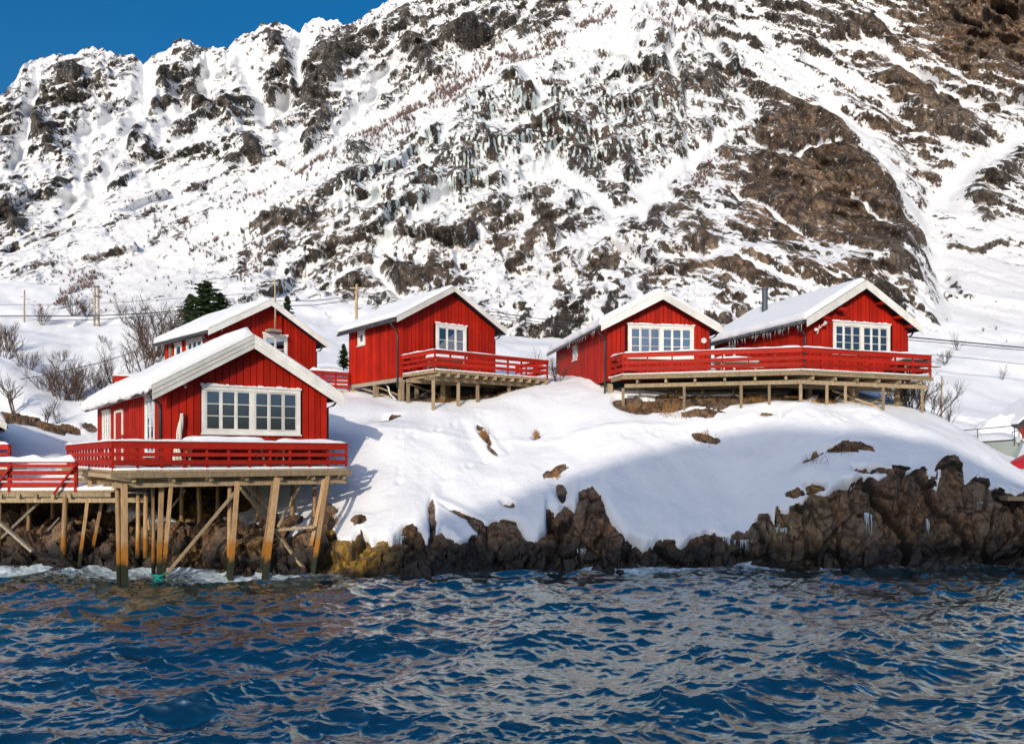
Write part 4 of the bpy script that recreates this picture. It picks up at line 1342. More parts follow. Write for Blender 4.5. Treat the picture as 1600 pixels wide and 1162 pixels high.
class Deck:
    """timber platform: floor, rim, joists, bearers, stilts, braces, a red railing, and the snow on it"""

    def __init__(self, name, label, origin, floor_z):
        self.o = thing(name, label, "deck", origin)
        self.org = Vector(origin)
        self.fz = floor_z

    def loc(self, p):
        return Vector(p) - self.org

    def floor(self, poly, t=0.06, snow=0.10, seed=1, snow_poly=None):
        pts = [self.loc((x, y, self.fz)) for x, y in poly]
        n = len(pts)
        v = [(p.x, p.y, p.z - t) for p in pts] + [(p.x, p.y, p.z) for p in pts]
        f = [tuple(range(n - 1, -1, -1)), tuple(range(n, 2 * n))] + [(i, (i + 1) % n, (i + 1) % n + n, i + n) for i in range(n)]
        Shape().add(v, f).build("floor", WOOD, self.o)
        if snow:
            bm = bmesh.new()
            c = sum(pts, Vector()) / n
            vs = [bm.verts.new((p.x + (p - c).normalized().x * 0.02, p.y + (p - c).normalized().y * 0.02, p.z + 0.004)) for p in pts]
            face = bm.faces.new(vs)
            bmesh.ops.triangulate(bm, faces=[face])
            bmesh.ops.subdivide_edges(bm, edges=bm.edges[:], cuts=9, use_grid_fill=True)
            border = {w for e in bm.edges if e.is_boundary for w in e.verts}
            co = np.array([w.co for w in bm.verts])
            nz = fbm(co[:, 0] * 0.9, co[:, 1] * 0.9, co[:, 0] * 0 + seed, 3, 120 + seed)
            for w, q in zip(bm.verts, nz):
                w.co.z += (snow * (1 + 0.6 * q)) * (0.55 if w in border else 1.0)
            ext = bmesh.ops.extrude_edge_only(bm, edges=[e for e in bm.edges if e.is_boundary])
            for w in [g for g in ext['geom'] if isinstance(g, bmesh.types.BMVert)]:
                w.co.z = self.fz - self.org.z + 0.004
            bmesh.ops.recalc_face_normals(bm, faces=bm.faces[:])
            me = bpy.data.meshes.new("floor_snow")
            bm.to_mesh(me); bm.free()
            me.polygons.foreach_set("use_smooth", [True] * len(me.polygons))
            me.materials.append(SNOW_ROOF)
            put("floor_snow", me, self.o)

    def rim(self, pts, h=0.17, t=0.045, drop=0.0, mat=None):
        for a, b in zip(pts[:-1], pts[1:]):
            A, B = self.loc((a[0], a[1], self.fz - 0.065 - drop - h / 2)), self.loc((b[0], b[1], self.fz - 0.065 - drop - h / 2))
            Shape().beam(A, B, t, h).build("rim_board", mat or WOOD, self.o)

    def plank_ends(self, a, b, pitch=0.14, out=0.06, t=0.035):
        """front ends of the floor planks, standing a little over the rim"""
        A, B = Vector((a[0], a[1], self.fz)), Vector((b[0], b[1], self.fz))
        d = (B - A); n = int(d.length / pitch); d.normalize()
        nrm = Vector((d.y, -d.x, 0))
        s = Shape()
        for i in range(n):
            q = self.loc(A + d * (i + 0.5) * pitch)
            k = random.uniform(0.5, 1.0) * out
            s.beam(q + nrm * (0.022) + Vector((0, 0, -t / 2 - .062 + 0.0)), q + nrm * (0.022 + k) + Vector((0, 0, -t / 2 - .062)), pitch * 0.9, t)
        s.build("plank_ends", WOOD, self.o, kind='stuff')

    def joist(self, p, q, z, w=0.09, h=0.14, name="joist"):
        Shape().beam(self.loc((p[0], p[1], z)), self.loc((q[0], q[1], z)), w, h).build(name, WOOD, self.o)

    def stilt(self, a, b, w=0.15, h=None, mat=None, round_=False, name="stilt"):
        a, b = self.loc(a), self.loc(b)
        if round_:
            m = (a + b) / 2 + Vector((random.uniform(-.02, .02), random.uniform(-.02, .02), 0))
            Shape().tube([a, m, b], w / 2 * 0.85, 9, w / 2 * 1.05).build(name, mat or PILE, self.o, smooth=True)
        else:
            Shape().beam(a, b, w, h or w, side=(1, 0.55, 0)).build(name, mat or PILE, self.o, bevel=0.008)

    def railing(self, pts, z_top, boards, post_gap, post=0.075, post_low=0.12, snow=0.07, mat=None, cap=True, seed=0, closed_posts=True):
        """pts: corners seen from above; boards: (drop below the top, height)"""
        r = random.Random(seed)
        mat = mat or RED_RAIL
        top = Shape()
        for a, b in zip(pts[:-1], pts[1:]):
            A, B = self.loc((a[0], a[1], z_top - 0.018)), self.loc((b[0], b[1], z_top - 0.018))
            top.beam(A, B, 0.13, 0.036, ext=0.03)
        rail = top.build("railing", mat, self.o)
        low = max(d + h for d, h in boards)
        for a, b in zip(pts[:-1], pts[1:]):
            A, B = Vector((a[0], a[1], z_top)), Vector((b[0], b[1], z_top))
            d = B - A
            L = d.length
            d.normalize()
            out = Vector((d.y, -d.x, 0)) * 0.035
            for drop, h in boards:
                zz = Vector((0, 0, -0.039 - drop - h / 2))
                Shape().beam(self.loc(A + out + zz), self.loc(B + out + zz + Vector((0, 0, r.uniform(-.012, .012)))), 0.028, h, ext=0.012).build("rail_board", mat, rail)
            n = max(1, round(L / post_gap))
            for i in range(n + 1):
                if i == n and b is not pts[-1]:
                    continue
                q = A + d * (L * i / n) - out * 0.9
                hh = z_top - 0.038 - (self.fz - post_low)
                po = Shape().box(-post / 2, post / 2, -post / 2, post / 2, -hh, 0).build("rail_post", mat, rail)
                po.location = self.loc(q + Vector((0, 0, -0.038)))
                po.rotation_euler = (0, 0, math.atan2(d.y, d.x))
            if snow:
                m = max(6, int(L / 0.16))
                rows_ = [(-0.078, 0.0), (-0.075, 0.5), (-0.04, 0.95), (0.0, 1.08), (0.04, 0.95), (0.075, 0.5), (0.078, 0.0)]
                tt = np.linspace(0, 1, m + 1)
                pp = np.array([A + d * (L * t) for t in tt])
                nz = fbm(pp[:, 0] * 1.1, pp[:, 1] * 1.1, pp[:, 0] * 0 + seed, 3, 150 + seed)
                hgt = snow * np.clip(1 + 1.7 * nz, 0.15, 2.2) * np.clip(np.minimum(tt, 1 - tt) * L / 0.08, 0.25, 1)
                s = Shape()
                nn = len(rows_)
                o_ = out.normalized()
                for i in range(m + 1):
                    for u, w in rows_:
                        q = self.loc(Vector(pp[i]) + o_ * u + Vector((0, 0, 0.001 + w * hgt[i])))
                        s.v.append(tuple(q))
                for i in range(m):
                    for j in range(nn - 1):
                        s.f.append((i * nn + j, i * nn + j + 1, (i + 1) * nn + j + 1, (i + 1) * nn + j))
                    s.f.append((i * nn + nn - 1, i * nn, (i + 1) * nn, (i + 1) * nn + nn - 1))
                s.f.append(tuple(range(nn))); s.f.append(tuple(m * nn + j for j in range(nn - 1, -1, -1)))
                s.build("rail_snow", SNOW_ROOF, rail, smooth=True)
        return rail


def cabin_pt(c, a, b):
    """plan position a across and b along a cabin"""
    m = c.o.matrix_basis @ Vector((a, b, 0)) if False else None
    yaw = c.o.rotation_euler.z
    return (c.o.location.x + a * math.cos(yaw) - b * math.sin(yaw), c.o.location.y + a * math.sin(yaw) + b * math.cos(yaw))


def plan(px, Y):
    return ((px - 800) / FOC * Y, Y)


# --- deck of the front cabin
FZ = EYE - 0.40
fl = cabin_pt(front, -1.78, -1.6)
fr = cabin_pt(front, 5.78, -1.6)
bl = cabin_pt(front, -1.78, 8.9)
dk = Deck("stilt_deck", "weathered deck held over the water by tall leaning wooden stilts", (fl[0], fl[1], 0), FZ)
dk.floor([fl, fr, cabin_pt(front, 5.78, 0.0), cabin_pt(front, -0.05, 0.0), cabin_pt(front, -0.05, 12.8), cabin_pt(front, -1.78, 12.8)], snow=0.09, seed=1)
dk.railing([bl, fl, fr], EYE + 0.49, [(0.0, 0.19), (0.31, 0.12), (0.54, 0.16)], 0.71, 0.07, 0.02, 0.06, seed=3)
rl, rr, rb = cabin_pt(front, -1.86, -1.72), cabin_pt(front, 5.92, -1.72), cabin_pt(front, -1.86, 9.6)
dk.rim([rb, rl, rr], 0.17, 0.05)
dk.plank_ends(rb, rl, 0.16, 0.05)
for a in np.arange(-1.2, 5.9, 1.15):
    dk.joist(cabin_pt(front, a, -1.62), cabin_pt(front, a, 7.0), FZ - 0.31, 0.11, 0.13)
for b in (-1.35, 0.3, 3.0, 6.0):
    dk.joist(cabin_pt(front, -1.75, b), cabin_pt(front, 5.85 if b < 0 else 5.5, b), FZ - 0.46, 0.15, 0.16, "bearer")
# stilts: photo position of head and foot, and how far away each stands
STILTS = [((183, 752), 24.95, (187, 915), 24.85, .17, 1), ((194, 756), 24.75, (195, 915), 24.70, .19, 0), ((141, 751), 27.6, (123, 888), 27.3, .11, 0), ((161, 775), 28.6, (143, 866), 28.4, .11, 0),
          ((215.6, 772), 27.2, (215, 872), 27.0, .15, 1), ((228, 772), 26.8, (228, 872), 26.6, .17, 1), ((238.5, 754), 25.9, (240, 900), 25.7, .13, 1), ((252.5, 754), 25.8, (248, 905), 25.6, .15, 0),
          ((268, 750), 25.7, (255, 906), 25.5, .12, 0), ((371, 752), 26.5, (359.5, 914), 25.7, .15, 0), ((359, 755), 26.9, (358, 905), 26.0, .17, 1), ((433, 747), 27.1, (413, 910), 25.9, .19, 0),
          ((428, 752), 27.4, (409, 890), 26.3, .13, 0), ((513, 745), 28.2, (489, 900), 26.3, .16, 0), ((507, 749), 28.4, (482, 878), 26.8, .13, 0), ((492, 753), 29.4, (490, 870), 29.0, .16, 1),
          ((457.5, 755), 29.6, (456, 822), 29.4, .17, 1), ((404, 756), 30.0, (402, 815), 30.0, .15, 1), ((310, 756), 29.0, (312, 850), 29.0, .17, 1), ((285, 756), 30.5, (284, 812), 30.5, .17, 1),
          ((340, 760), 31.0, (340, 810), 31.0, .15, 1)]
for (h, yh_, f, yf, w, rd) in STILTS:
    dk.stilt(at(*h, yh_), at(*f, yf), w, None, PILE, bool(rd))
for (h, yh_, f, yf, w) in [((367, 769), 26.6, (258, 899), 25.4, .14), ((376, 762), 26.9, (420, 816), 28.2, .12), ((382, 757), 27.3, (418, 792), 28.8, .09), ((469, 757), 28.4, (434, 823), 28.0, .12),
                           ((430, 829), 27.0, (475, 888), 26.5, .13), ((425, 828.5), 26.7, (491, 822.5), 27.2, .16), ((226, 776), 27.0, (233, 828), 26.6, .08), ((290, 765), 27.6, (262, 800), 27.0, .08)]:
    dk.stilt(at(*h, yh_), at(*f, yf), w, w * 0.6, WOOD, name="brace")

# --- low dock on the left
KZ = EYE - 1.12
a0, a1 = (-21.5, 27.4), plan(118, 27.4)
kd = Deck("dock", "low red railed dock at the left edge, leading to the front cabin deck", (a1[0], a1[1], 0), KZ)
kd.floor([a0, a1, (a1[0] + 1.2, 27.6), (a1[0] + 1.2, 32.5), (-21.5, 32.5)], snow=0.16, seed=2)
kd.railing([a0, a1], EYE - 0.16, [(0.05, 0.10), (0.26, 0.14), (0.50, 0.10), (0.67, 0.15)], 2.05, 0.10, 0.15, 0.17, seed=5)
for px in (2, 101):
    q = plan(px, 27.3)
    kd.stilt((q[0] + 0.35, 27.28, EYE - 0.3), (q[0] - 0.32, 27.2, KZ - 0.12), 0.09, 0.06, RED_RAIL, name="rail_brace")
kd.rim([a0, (a1[0] + 1.2, 27.4)], 0.16, 0.06)
kd.joist((-21.5, 27.45), plan(232, 27.6), KZ - 0.34, 0.16, 0.16, "bearer")
for px in (-30, 0, 28, 55, 82, 108):
    q = plan(px, 27.3)
    kd.joist(q, (q[0], 31.5), KZ - 0.19, 0.12, 0.13)
for (h, yh_, f, yf, w, rd) in [((102, 776), 27.45, (99, 878), 27.3, .19, 1), ((44.6, 782), 29.0, (44.6, 835), 29.0, .14, 1), ((0, 778), 27.6, (-2, 878), 27.5, .12, 1), ((82, 782), 30.0, (82, 810), 30.0, .14, 1)]:
    kd.stilt(at(*h, yh_), at(*f, yf), w, None, PILE, bool(rd))
for (h, yh_, f, yf, w) in [((63, 783), 28.0, (0, 842), 27.6, .13), ((-4, 813), 27.5, (51, 861), 27.2, .14), ((93, 808), 28.6, (74, 829), 28.4, .08), ((150, 768), 28.0, (231, 770), 27.9, .07)]:
    kd.stilt(at(*h, yh_), at(*f, yf), w, w * 0.65, DRIFT, name="brace")

# --- deck of the middle cabin
MZ = EYE + 3.95
c0 = cabin_pt(middle, 0.12, 0.0)
c1, c2 = (-3.46, 36.5), (1.79, 40.62)
md = Deck("stilt_deck", "deck with short stilts and red railing before the cabin with one three-sash window", (c1[0], c1[1], 0), MZ)
back_r = (c2[0] - 1.55, c2[1] + 1.98)
md.floor([c0, c1, c2, back_r, cabin_pt(middle, 5.75, 0.0)], snow=0.08, seed=3)
md.railing([c0, c1, c2, back_r], EYE + 4.85, [(0.0, 0.15), (0.27, 0.12), (0.50, 0.15)], 0.88, 0.07, 0.12, 0.05, seed=7)
e1, e2 = (c1[0] + 0.0, c1[1] - 0.05), (c2[0] + 0.03, c2[1] - 0.03)
dvec = (Vector((c2[0], c2[1], 0)) - Vector((c1[0], c1[1], 0))).normalized()
nin = Vector((-dvec.y, dvec.x, 0))
md.rim([c0, e1, e2], 0.07, 0.05)
for i in range(13):
    q = Vector((c1[0], c1[1], 0)) + dvec * (0.15 + 0.53 * i)
    md.joist((q.x - nin.x * 0.14, q.y - nin.y * 0.14), (q.x + nin.x * 2.5, q.y + nin.y * 2.5), MZ - 0.215, 0.075, 0.15)
for off_ in (0.32, 1.9):
    q0 = Vector((c1[0], c1[1], 0)) + nin * off_ - dvec * 0.35
    q1 = Vector((c2[0], c2[1], 0)) + nin * off_ - dvec * 0.5
    md.joist((q0.x, q0.y), (q1.x, q1.y), MZ - 0.38, 0.10, 0.17, "bearer")
for (px, pt, pb, Y, w) in [(677, 588, 640, 36.75, .13), (716, 590, 634, 37.75, .13), (746, 593, 628, 38.5, .13), (795, 596, 618, 39.7, .13), (824, 598, 612, 40.4, .16), (692, 590, 626, 39.2, .19), (637.6, 592, 628, 38.3, .14),
                           (651, 592, 624, 39.5, .16), (756, 594, 620, 41.5, .18)]:
    q = at(px, pb, Y)
    md.stilt((q.x, Y, MZ - 0.46), (q.x, Y, ground(q.x, Y) - 0.25), w, None, WOOD)
md.stilt(at(631, 597, 39.0), at(691, 618, 39.6), .10, .05, WOOD, name="brace")
md.stilt(at(686, 601, 39.9), at(652, 622, 39.9), .09, .05, WOOD, name="brace")

# stilts and beams carrying the middle cabin itself
bm_ = Shape()
for (a, b) in ((0.12, 0.1), (0.12, 2.6), (0.12, 4.9), (2.8, 0.1), (5.4, 0.1), (2.8, 4.9)):
    q = cabin_pt(middle, a, b)
    wz = ground(q[0], q[1]) - 0.2 - middle.o.location.z
    Shape().box(a - .11, a + .11, b - .1, b + .12, min(wz, -0.6), -0.2).build("foundation_post", WOOD, middle.o)
Shape().box(0.0, 0.16, 0.0, 5.3, -0.20, -0.015).build("sill_beam", DRIFT, middle.o)
Shape().box(0.17, 5.6, 0.0, 0.16, -0.20, -0.122).build("sill_beam", DRIFT, middle.o)
for (a, b, c, d) in ((0.2, 4.2, 1.7, -0.85), (0.25, 2.7, 0.4, -0.95)):
    Shape().beam((a, b, -0.25), (a + 0.3, c, d), 0.1, 0.07).build("brace", WOOD, middle.o)
Shape().tube([(0.3, 1.9, -0.2), (0.3, 1.65, -0.35), (0.28, 1.45, -0.7), (0.26, 0.95, -0.98), (0.2, .5, -1.15)], 0.05, 8).build("drain_pipe", WHITE, middle.o, smooth=True)

# --- the long deck before the two cabins on the right
LZ = EYE + 3.66
l0, lA, lK, lE = plan(955.5, 37.3), plan(973.6, 35.9), plan(1252.5, 33.9), plan(1454, 36.6)
lE2 = (lE[0] - 0.75, lE[1] + 2.2)
ld = Deck("stilt_deck", "long bent deck with red railing on thin stilts, shared by two cabins", (lK[0], lK[1], 0), LZ)
ld.floor([l0, lA, lK, lE, lE2, cabin_pt(right_cabin, 5.7, 0.0), cabin_pt(right_cabin, -0.05, 0.0), cabin_pt(right_cabin, -0.05, 5.6), (8.9, 41.2), cabin_pt(centre, 5.08, 0.0), cabin_pt(centre, 0.05, 0.0)], snow=0.07, seed=4)
ld.railing([l0, lA, lK, lE, lE2], EYE + 4.60, [(0.0, 0.17), (0.31, 0.15), (0.59, 0.15)], 1.0, 0.06, 0.10, 0.06, seed=9)


def shifted(p, q, out, along=0.0):
    d = Vector((q[0] - p[0], q[1] - p[1], 0)).normalized()
    nr = Vector((d.y, -d.x, 0))
    return (p[0] + nr.x * out + d.x * along, p[1] + nr.y * out + d.y * along), (q[0] + nr.x * out + d.x * -along, q[1] + nr.y * out - d.y * along)


sA, sK = shifted(lA, lK, 0.05)
sK2, sE = shifted(lK, lE, 0.05)
ld.rim([l0, sA, sK, (sE[0] + .1, sE[1] + .05)], 0.15, 0.05)
ld.plank_ends(sA, sK, 0.13, 0.05, 0.03)
ld.plank_ends(sK, sE, 0.13, 0.05, 0.03)
for p_, q_ in ((lA, lK), (lK, lE)):
    u_, v_ = shifted(p_, q_, -0.12, 0.05)
    ld.joist(u_, v_, LZ - 0.50, 0.09, 0.17, "bearer")
    u_, v_ = shifted(p_, q_, -1.9, 0.3)
    ld.joist(u_, v_, LZ - 0.50, 0.09, 0.17, "bearer")
    d_ = Vector((q_[0] - p_[0], q_[1] - p_[1], 0)); n_ = round(d_.length / 1.25)
    for i in range(n_):
        c_ = Vector((p_[0], p_[1], 0)) + d_ * ((i + 0.5) / n_)
        dn = d_.normalized(); nn_ = Vector((-dn.y, dn.x, 0))
        ld.joist((c_.x - nn_.x * 0.02, c_.y - nn_.y * .02), (c_.x + nn_.x * 2.3, c_.y + nn_.y * 2.3), LZ - 0.33, 0.10, 0.15)
for (px, Y, w) in [(973.6, 36.05, .10), (1069, 35.25, .09), (1158, 34.65, .095), (1202, 34.4, .09), (1251, 34.1, .105), (1292, 34.5, .10), (1321, 34.9, .09), (1380, 35.7, .10), (1441, 36.55, .09),
                   (1057, 37.0, .11), (1098, 36.8, .10), (1146, 36.6, .10), (1331, 36.6, .2), (1401, 37.6, .2)]:
    x = (px - 800) / FOC * Y
    ld.stilt((x, Y, LZ - 0.585), (x, Y, ground(x, Y) - 0.3), w, None, WOOD)
ld.stilt(at(1300, 610, 36.6), at(1385, 640, 36.2), .14, .08, WOOD, name="brace")
ld.stilt(at(1318, 612, 36.8), at(1298, 632, 36.5), .10, .06, WOOD, name="brace")
ld.stilt(at(1405, 606, 37.2), at(1362, 630, 36.6), .10, .06, WOOD, name="brace")
for c, pts in ((centre, ((0.15, 0.1), (0.15, 1.2), (2.5, 0.2), (4.8, 0.2), (2.5, 4))), (right_cabin, ((0.2, 0.2), (2.8, 0.2), (5.4, 0.2), (0.2, 4), (5.4, 4)))):
    for (a, b) in pts:
        q = cabin_pt(c, a, b)
        wz = min(ground(q[0], q[1]) - 0.3 - c.o.location.z, -0.7)
        Shape().box(a - .11, a + .11, b - .1, b + .12, wz, -0.125).build("foundation_post", WOOD, c.o)


# ================================================================== railings of the walkways behind
bk = Deck("walkway", "red railed walkway between the cabin with the pole and the next cabin", plan(483, 41.2) + (0,), EYE + 3.45)
w0, w1 = plan(484, 41.2), plan(545, 42.4)
bk.floor([w0, w1, (w1[0] - .3, w1[1] + 1.4), (w0[0] - .3, w0[1] + 1.4)], snow=0.08, seed=6)
bk.railing([w0, w1], EYE + 4.42, [(0.02, 0.14), (0.24, 0.12), (0.44, 0.12), (0.64, 0.14)], 0.7, 0.08, 0.1, 0.10, seed=11)
bk.rim([w0, w1], 0.14, 0.05)
for px in (488, 512, 534):
    q = plan(px, 41.7)
    bk.stilt((q[0], q[1], EYE + 3.3), (q[0], q[1], ground(*q) - 0.3), .16, None, WOOD)
bq = Deck("balcony", "snow-capped red balcony railing seen over the front cabin's roof", plan(178, 40.0) + (0,), EYE + 3.05)
w0, w1 = plan(178, 40.0), plan(246, 42.5)
w2 = (w1[0] + 1.0, w1[1] - 1.2)
bq.floor([w0, w2, (w2[0] + .8, w2[1] + 1.6), (w0[0] + .8, w0[1] + 1.6)], snow=0.1, seed=7)
bq.railing([w0, w2], EYE + 4.02, [(0.0, 0.24), (0.34, 0.14), (0.58, 0.16)], 0.9, 0.07, 0.1, 0.10, seed=12)
for q in (w0, w2):
    bq.stilt((q[0] + .2, q[1] + .3, EYE + 3.0), (q[0] + .2, q[1] + .3, ground(*q) - 0.4), .15, None, WOOD)

# cabin just outside the left edge: its eave corner reaches into the frame
edge = Cabin("red_cabin", "snowy eave corner of a red cabin cut off by the left edge", -26.5, 31.0, 2.65, 35.0, 5.6, 8.0, 2.6, 4.2, 0.3, 0.3)
edge.bargeboards(0.3)
edge.snow(0.42, 0.05, 0.02, 0.04, 8, 0.2)
edge.gutter(right=True, pipe=0.0)
ek = Deck("landing", "short snow-topped red railing end at the left edge above the dock", plan(15, 33.0) + (0,), EYE - 0.45)
w0, w1 = (-24.0, 33.2), plan(14, 33.0)
ek.floor([w0, w1, (w1[0], w1[1] + 1.2), (w0[0], w0[1] + 1.2)], snow=0.05, seed=8)
ek.railing([w0, w1], EYE + 0.52, [(0.0, 0.16), (0.3, 0.12), (0.55, 0.12)], 0.9, 0.09, 0.3, 0.10, seed=13)
# red boat shed at the right edge
shed = Cabin("boat_shed", "small red shed behind the boat, cut off by the right edge", 27.85, 44.0, 4.40, 6.0, 3.6, 2.5, 1.15, 2.5, 0.2, 0.25, oh=0.25, of=0.12)
shed.o['category'] = "shed"
shed.snow(0.10, 0.02, 0.0, 0.3, 9, 0.2)

# ================================================================== things on and around the decks
def snowy_table(label, c, a, b, fz, la, lb, snow, h=0.72, group=None, cat="table", name="garden_table"):
    x, y = cabin_pt(c, a, b)
    t = thing(name, label, cat, (x, y, fz), c.o.rotation_euler.z, group)
    top = Shape()
    n = 5
    for i in range(n):
        top.box(-la / 2, la / 2, -lb / 2 + lb * i / n + .008, -lb / 2 + lb * (i + 1) / n - .008, h - 0.04, h)
    top.build("tabletop", WOOD, t)
    for sx in (-1, 1):
        for sy in (-1, 1):
            Shape().beam((sx * (la / 2 - .2), sy * (lb / 2 - .1), h - 0.04), (sx * (la / 2 - .1), sy * (lb / 2 + .02), 0.0), 0.07, 0.05).build("leg", WOOD, t)
    for sy in (-1, 1):
        Shape().box(-la / 2, la / 2, sy * (lb / 2 + .33) - .13, sy * (lb / 2 + .33) + .13, 0.40, 0.44).build("bench_seat", WOOD, t)
    u = np.linspace(-1, 1, 25); w = np.linspace(-1, 1, 11)
    U, Wv = np.meshgrid(u, w)
    k = np.clip(1 - np.abs(U) ** 8, 0, 1) ** .5 * np.clip(1 - np.abs(Wv) ** 5, 0, 1) ** .5
    nz = fbm(U * 1.4 + x, Wv * .9 + y, U * 0, 2, 160)
    Z = h + 0.004 + snow * k * (1 + 0.3 * nz)
    s = Shape()
    idx = lambda i, j: i * 25 + j
    s.v = [(U[i, j] * (la / 2 + .05), Wv[i, j] * (lb / 2 + .05), float(Z[i, j])) for i in range(11) for j in range(25)]
    s.f = [(idx(i, j), idx(i, j + 1), idx(i + 1, j + 1), idx(i + 1, j)) for i in range(10) for j in range(24)]
    ring = [idx(0, j) for j in range(25)] + [idx(i, 24) for i in range(1, 11)] + [idx(10, j) for j in range(23, -1, -1)] + [idx(i, 0) for i in range(9, 0, -1)]
    s.f.append(tuple(ring))
    s.build("snow_cap", SNOW_ROOF, t, smooth=True)
    return t


snowy_table("garden table under a long snow pad below the front cabin's window, left one", front, 1.75, -0.78, FZ + .02, 2.7, 0.75, 0.34)
snowy_table("garden table under a snow pad at the right end of the front cabin's deck", front, 4.6, -0.75, FZ + .02, 2.2, 0.75, 0.30)
snowy_table("snow-covered table in the corner of the middle cabin's deck", middle, 1.9, -1.15, MZ + .02, 2.0, 0.7, 0.25)
snowy_table("snow-covered bench table on the long deck between the two right cabins", centre, 5.9, -0.9, LZ + .02, 2.0, 0.8, 0.25)
snowy_table("snow-covered table at the right end of the long deck", right_cabin, 5.0, -0.95, LZ + .02, 1.7, 0.7, 0.28)

# bundle of white netting on the front cabin's wall
net = thing("rope_net", "twisted bundle of white netting hanging on the front cabin's gable", "rope", cabin_pt(front, 0.45, -0.15) + (EYE - 0.26,), front.o.rotation_euler.z)
rr_ = random.Random(4)
for i in range(9):
    ph, rad = rr_.uniform(0, 6.28), rr_.uniform(0.04, 0.12)
    path = []
    for k in range(15):
        q = k / 14
        sp = 0.35 + 0.9 * q
        path.append((0.16 * (0.5 - q) + rad * sp * math.cos(ph + q * 5), rad * sp * math.sin(ph + q * 5) * 0.7 - 0.01, 1.72 - 1.75 * q))
    Shape().tube(path, 0.030, 5, 0.050).build("strand", ROPE, net, smooth=True)
Shape().tube([(0.07, 0.02, 1.72), (0.06, 0.12, 1.80), (0.05, 0.17, 1.82)], 0.02, 5).build("hook", METAL, net)

# green rope round the foot of a stilt
gr = thing("mooring_rope", "tangle of turquoise rope tied round a stilt at the waterline", "rope", at(250, 903, 25.5))
s = Shape()
for k in range(4):
    s.tube([(0.16 * math.cos(t / 8 * 6.283), 0.16 * math.sin(t / 8 * 6.283), 0.05 * k - .05 + .03 * math.sin(t + k)) for t in range(9)], 0.022, 5)
s.build("coil", GREEN_ROPE, gr, smooth=True)
for k, (a, b) in enumerate((((-.26, -.18, .18), (.28, -.2, -.12)), ((-.25, -.2, -.14), (.3, -.18, .2)), ((-.3, -.2, -.22), (.05, -.2, .02)), ((.02, -.2, .0), (.3, -.2, -.24)))):
    a, b = Vector(a), Vector(b)
    Shape().tube([a, (a + b) / 2 + Vector((0, -.05, .04)), b], 0.02, 5).build("rope_end", GREEN_ROPE, gr, smooth=True)

# ================================================================== boulders
def boulder_mesh(seed):
    bm = bmesh.new()
    bmesh.ops.create_icosphere(bm, subdivisions=4, radius=1.0)
    co = np.array([v.co[:] for v in bm.verts])
    f, g = facets(co[:, 0] * 0.9 + seed * 7, co[:, 1] * .9, co[:, 2] * .9, 200 + seed)
    n = fbm(co[:, 0] * 2.2 + seed, co[:, 1] * 2.2, co[:, 2] * 2.2, 3, 210 + seed)
    k = 1 + 0.42 * f + 0.16 * n
    for v, q in zip(bm.verts, k):
        v.co *= q
    me = bpy.data.meshes.new("boulder")
    bm.to_mesh(me); bm.free()
    me.polygons.foreach_set("use_smooth", [True] * len(me.polygons))
    me.materials.append(BOULDER)
    return me


BOULDER = [o for o in bpy.data.objects if o.name == "shore_rock"][0].data.materials[0]
b_meshes = [boulder_mesh(i) for i in range(5)]
rb_ = random.Random(21)
for i in range(34):
    px = rb_.uniform(255, 520)
    Y = rb_.uniform(27.0, 29.6) + 0.1 * (px > 380)
    x = (px - 800) / FOC * Y
    r = rb_.uniform(0.22, 0.55)
    zg = float(base_height(np.array([x / Y]), np.array([Y]))[0])
    o = put("boulder", rb_.choice(b_meshes), None, (x, Y, zg + r * 0.15))
    o.rotation_euler = (rb_.uniform(0, 6), rb_.uniform(0, 6), rb_.uniform(0, 6))
    o.scale = (r * rb_.uniform(.9, 1.5), r * rb_.uniform(.8, 1.2), r * rb_.uniform(.6, .95))
    tag(o, "brown boulder in the heap under the front cabin's stilts", "boulder", "boulders heaped under the front cabin")

# ================================================================== bare shrubs, scrub and spruces
def shrub_mesh(seed, stems=9, h=1.0, spread=0.55, levels=3, r0=0.020, upright=0.5, mat=None, wisp=2):
    r = random.Random(seed)
    s = Shape()

    def grow(p, d, ln, rad, lev):
        k = 3 if lev == levels else 2
        path = [p]
        q = p.copy(); e = d.copy()
        for i in range(k):
            e = (e + Vector((r.uniform(-.22, .22), r.uniform(-.22, .22), r.uniform(-.05, .22)))).normalized()
            q = q + e * ln / k
            path.append(q.copy())
        s.tube(path, rad, 3, rad * 0.5, caps=False)
        if lev > 0:
            n = wisp + (1 if r.random() < .6 else 0) + (1 if lev == levels else 0)
            for i in range(n):
                t = r.uniform(0.3, 1.0)
                j = min(len(path) - 2, int(t * (len(path) - 1)))
                b = path[j].lerp(path[j + 1], t * (len(path) - 1) - j)
                a = (e + Vector((r.uniform(-.9, .9), r.uniform(-.9, .9), r.uniform(-.1, .6)))).normalized()
                grow(b, a, ln * r.uniform(.45, .75), rad * 0.55, lev - 1)

    for i in range(stems):
        a = r.uniform(0, 6.283)
        t = spread * r.random() ** .7
        d = Vector((math.cos(a) * t, math.sin(a) * t, upright + r.uniform(0, .5))).normalized()
        grow(Vector((math.cos(a) * .06, math.sin(a) * .06, -0.05)), d, h * r.uniform(.35, .6), r0 * h * r.uniform(.6, 1.1), levels)
    return s.mesh("bare_shrub", mat or BARK)


SHRUBS = [shrub_mesh(31, 17, 1.0, 0.85, r0=0.013, wisp=3), shrub_mesh(32, 11, 1.0, 0.7, r0=0.012, wisp=3), shrub_mesh(33, 8, 1.0, 0.5, r0=0.011, upright=0.8), shrub_mesh(34, 14, 1.0, 1.0, 2, r0=0.013, wisp=3)]
TREE_BARE = shrub_mesh(35, 2, 1.15, 0.25, 4, 0.026, 0.9)


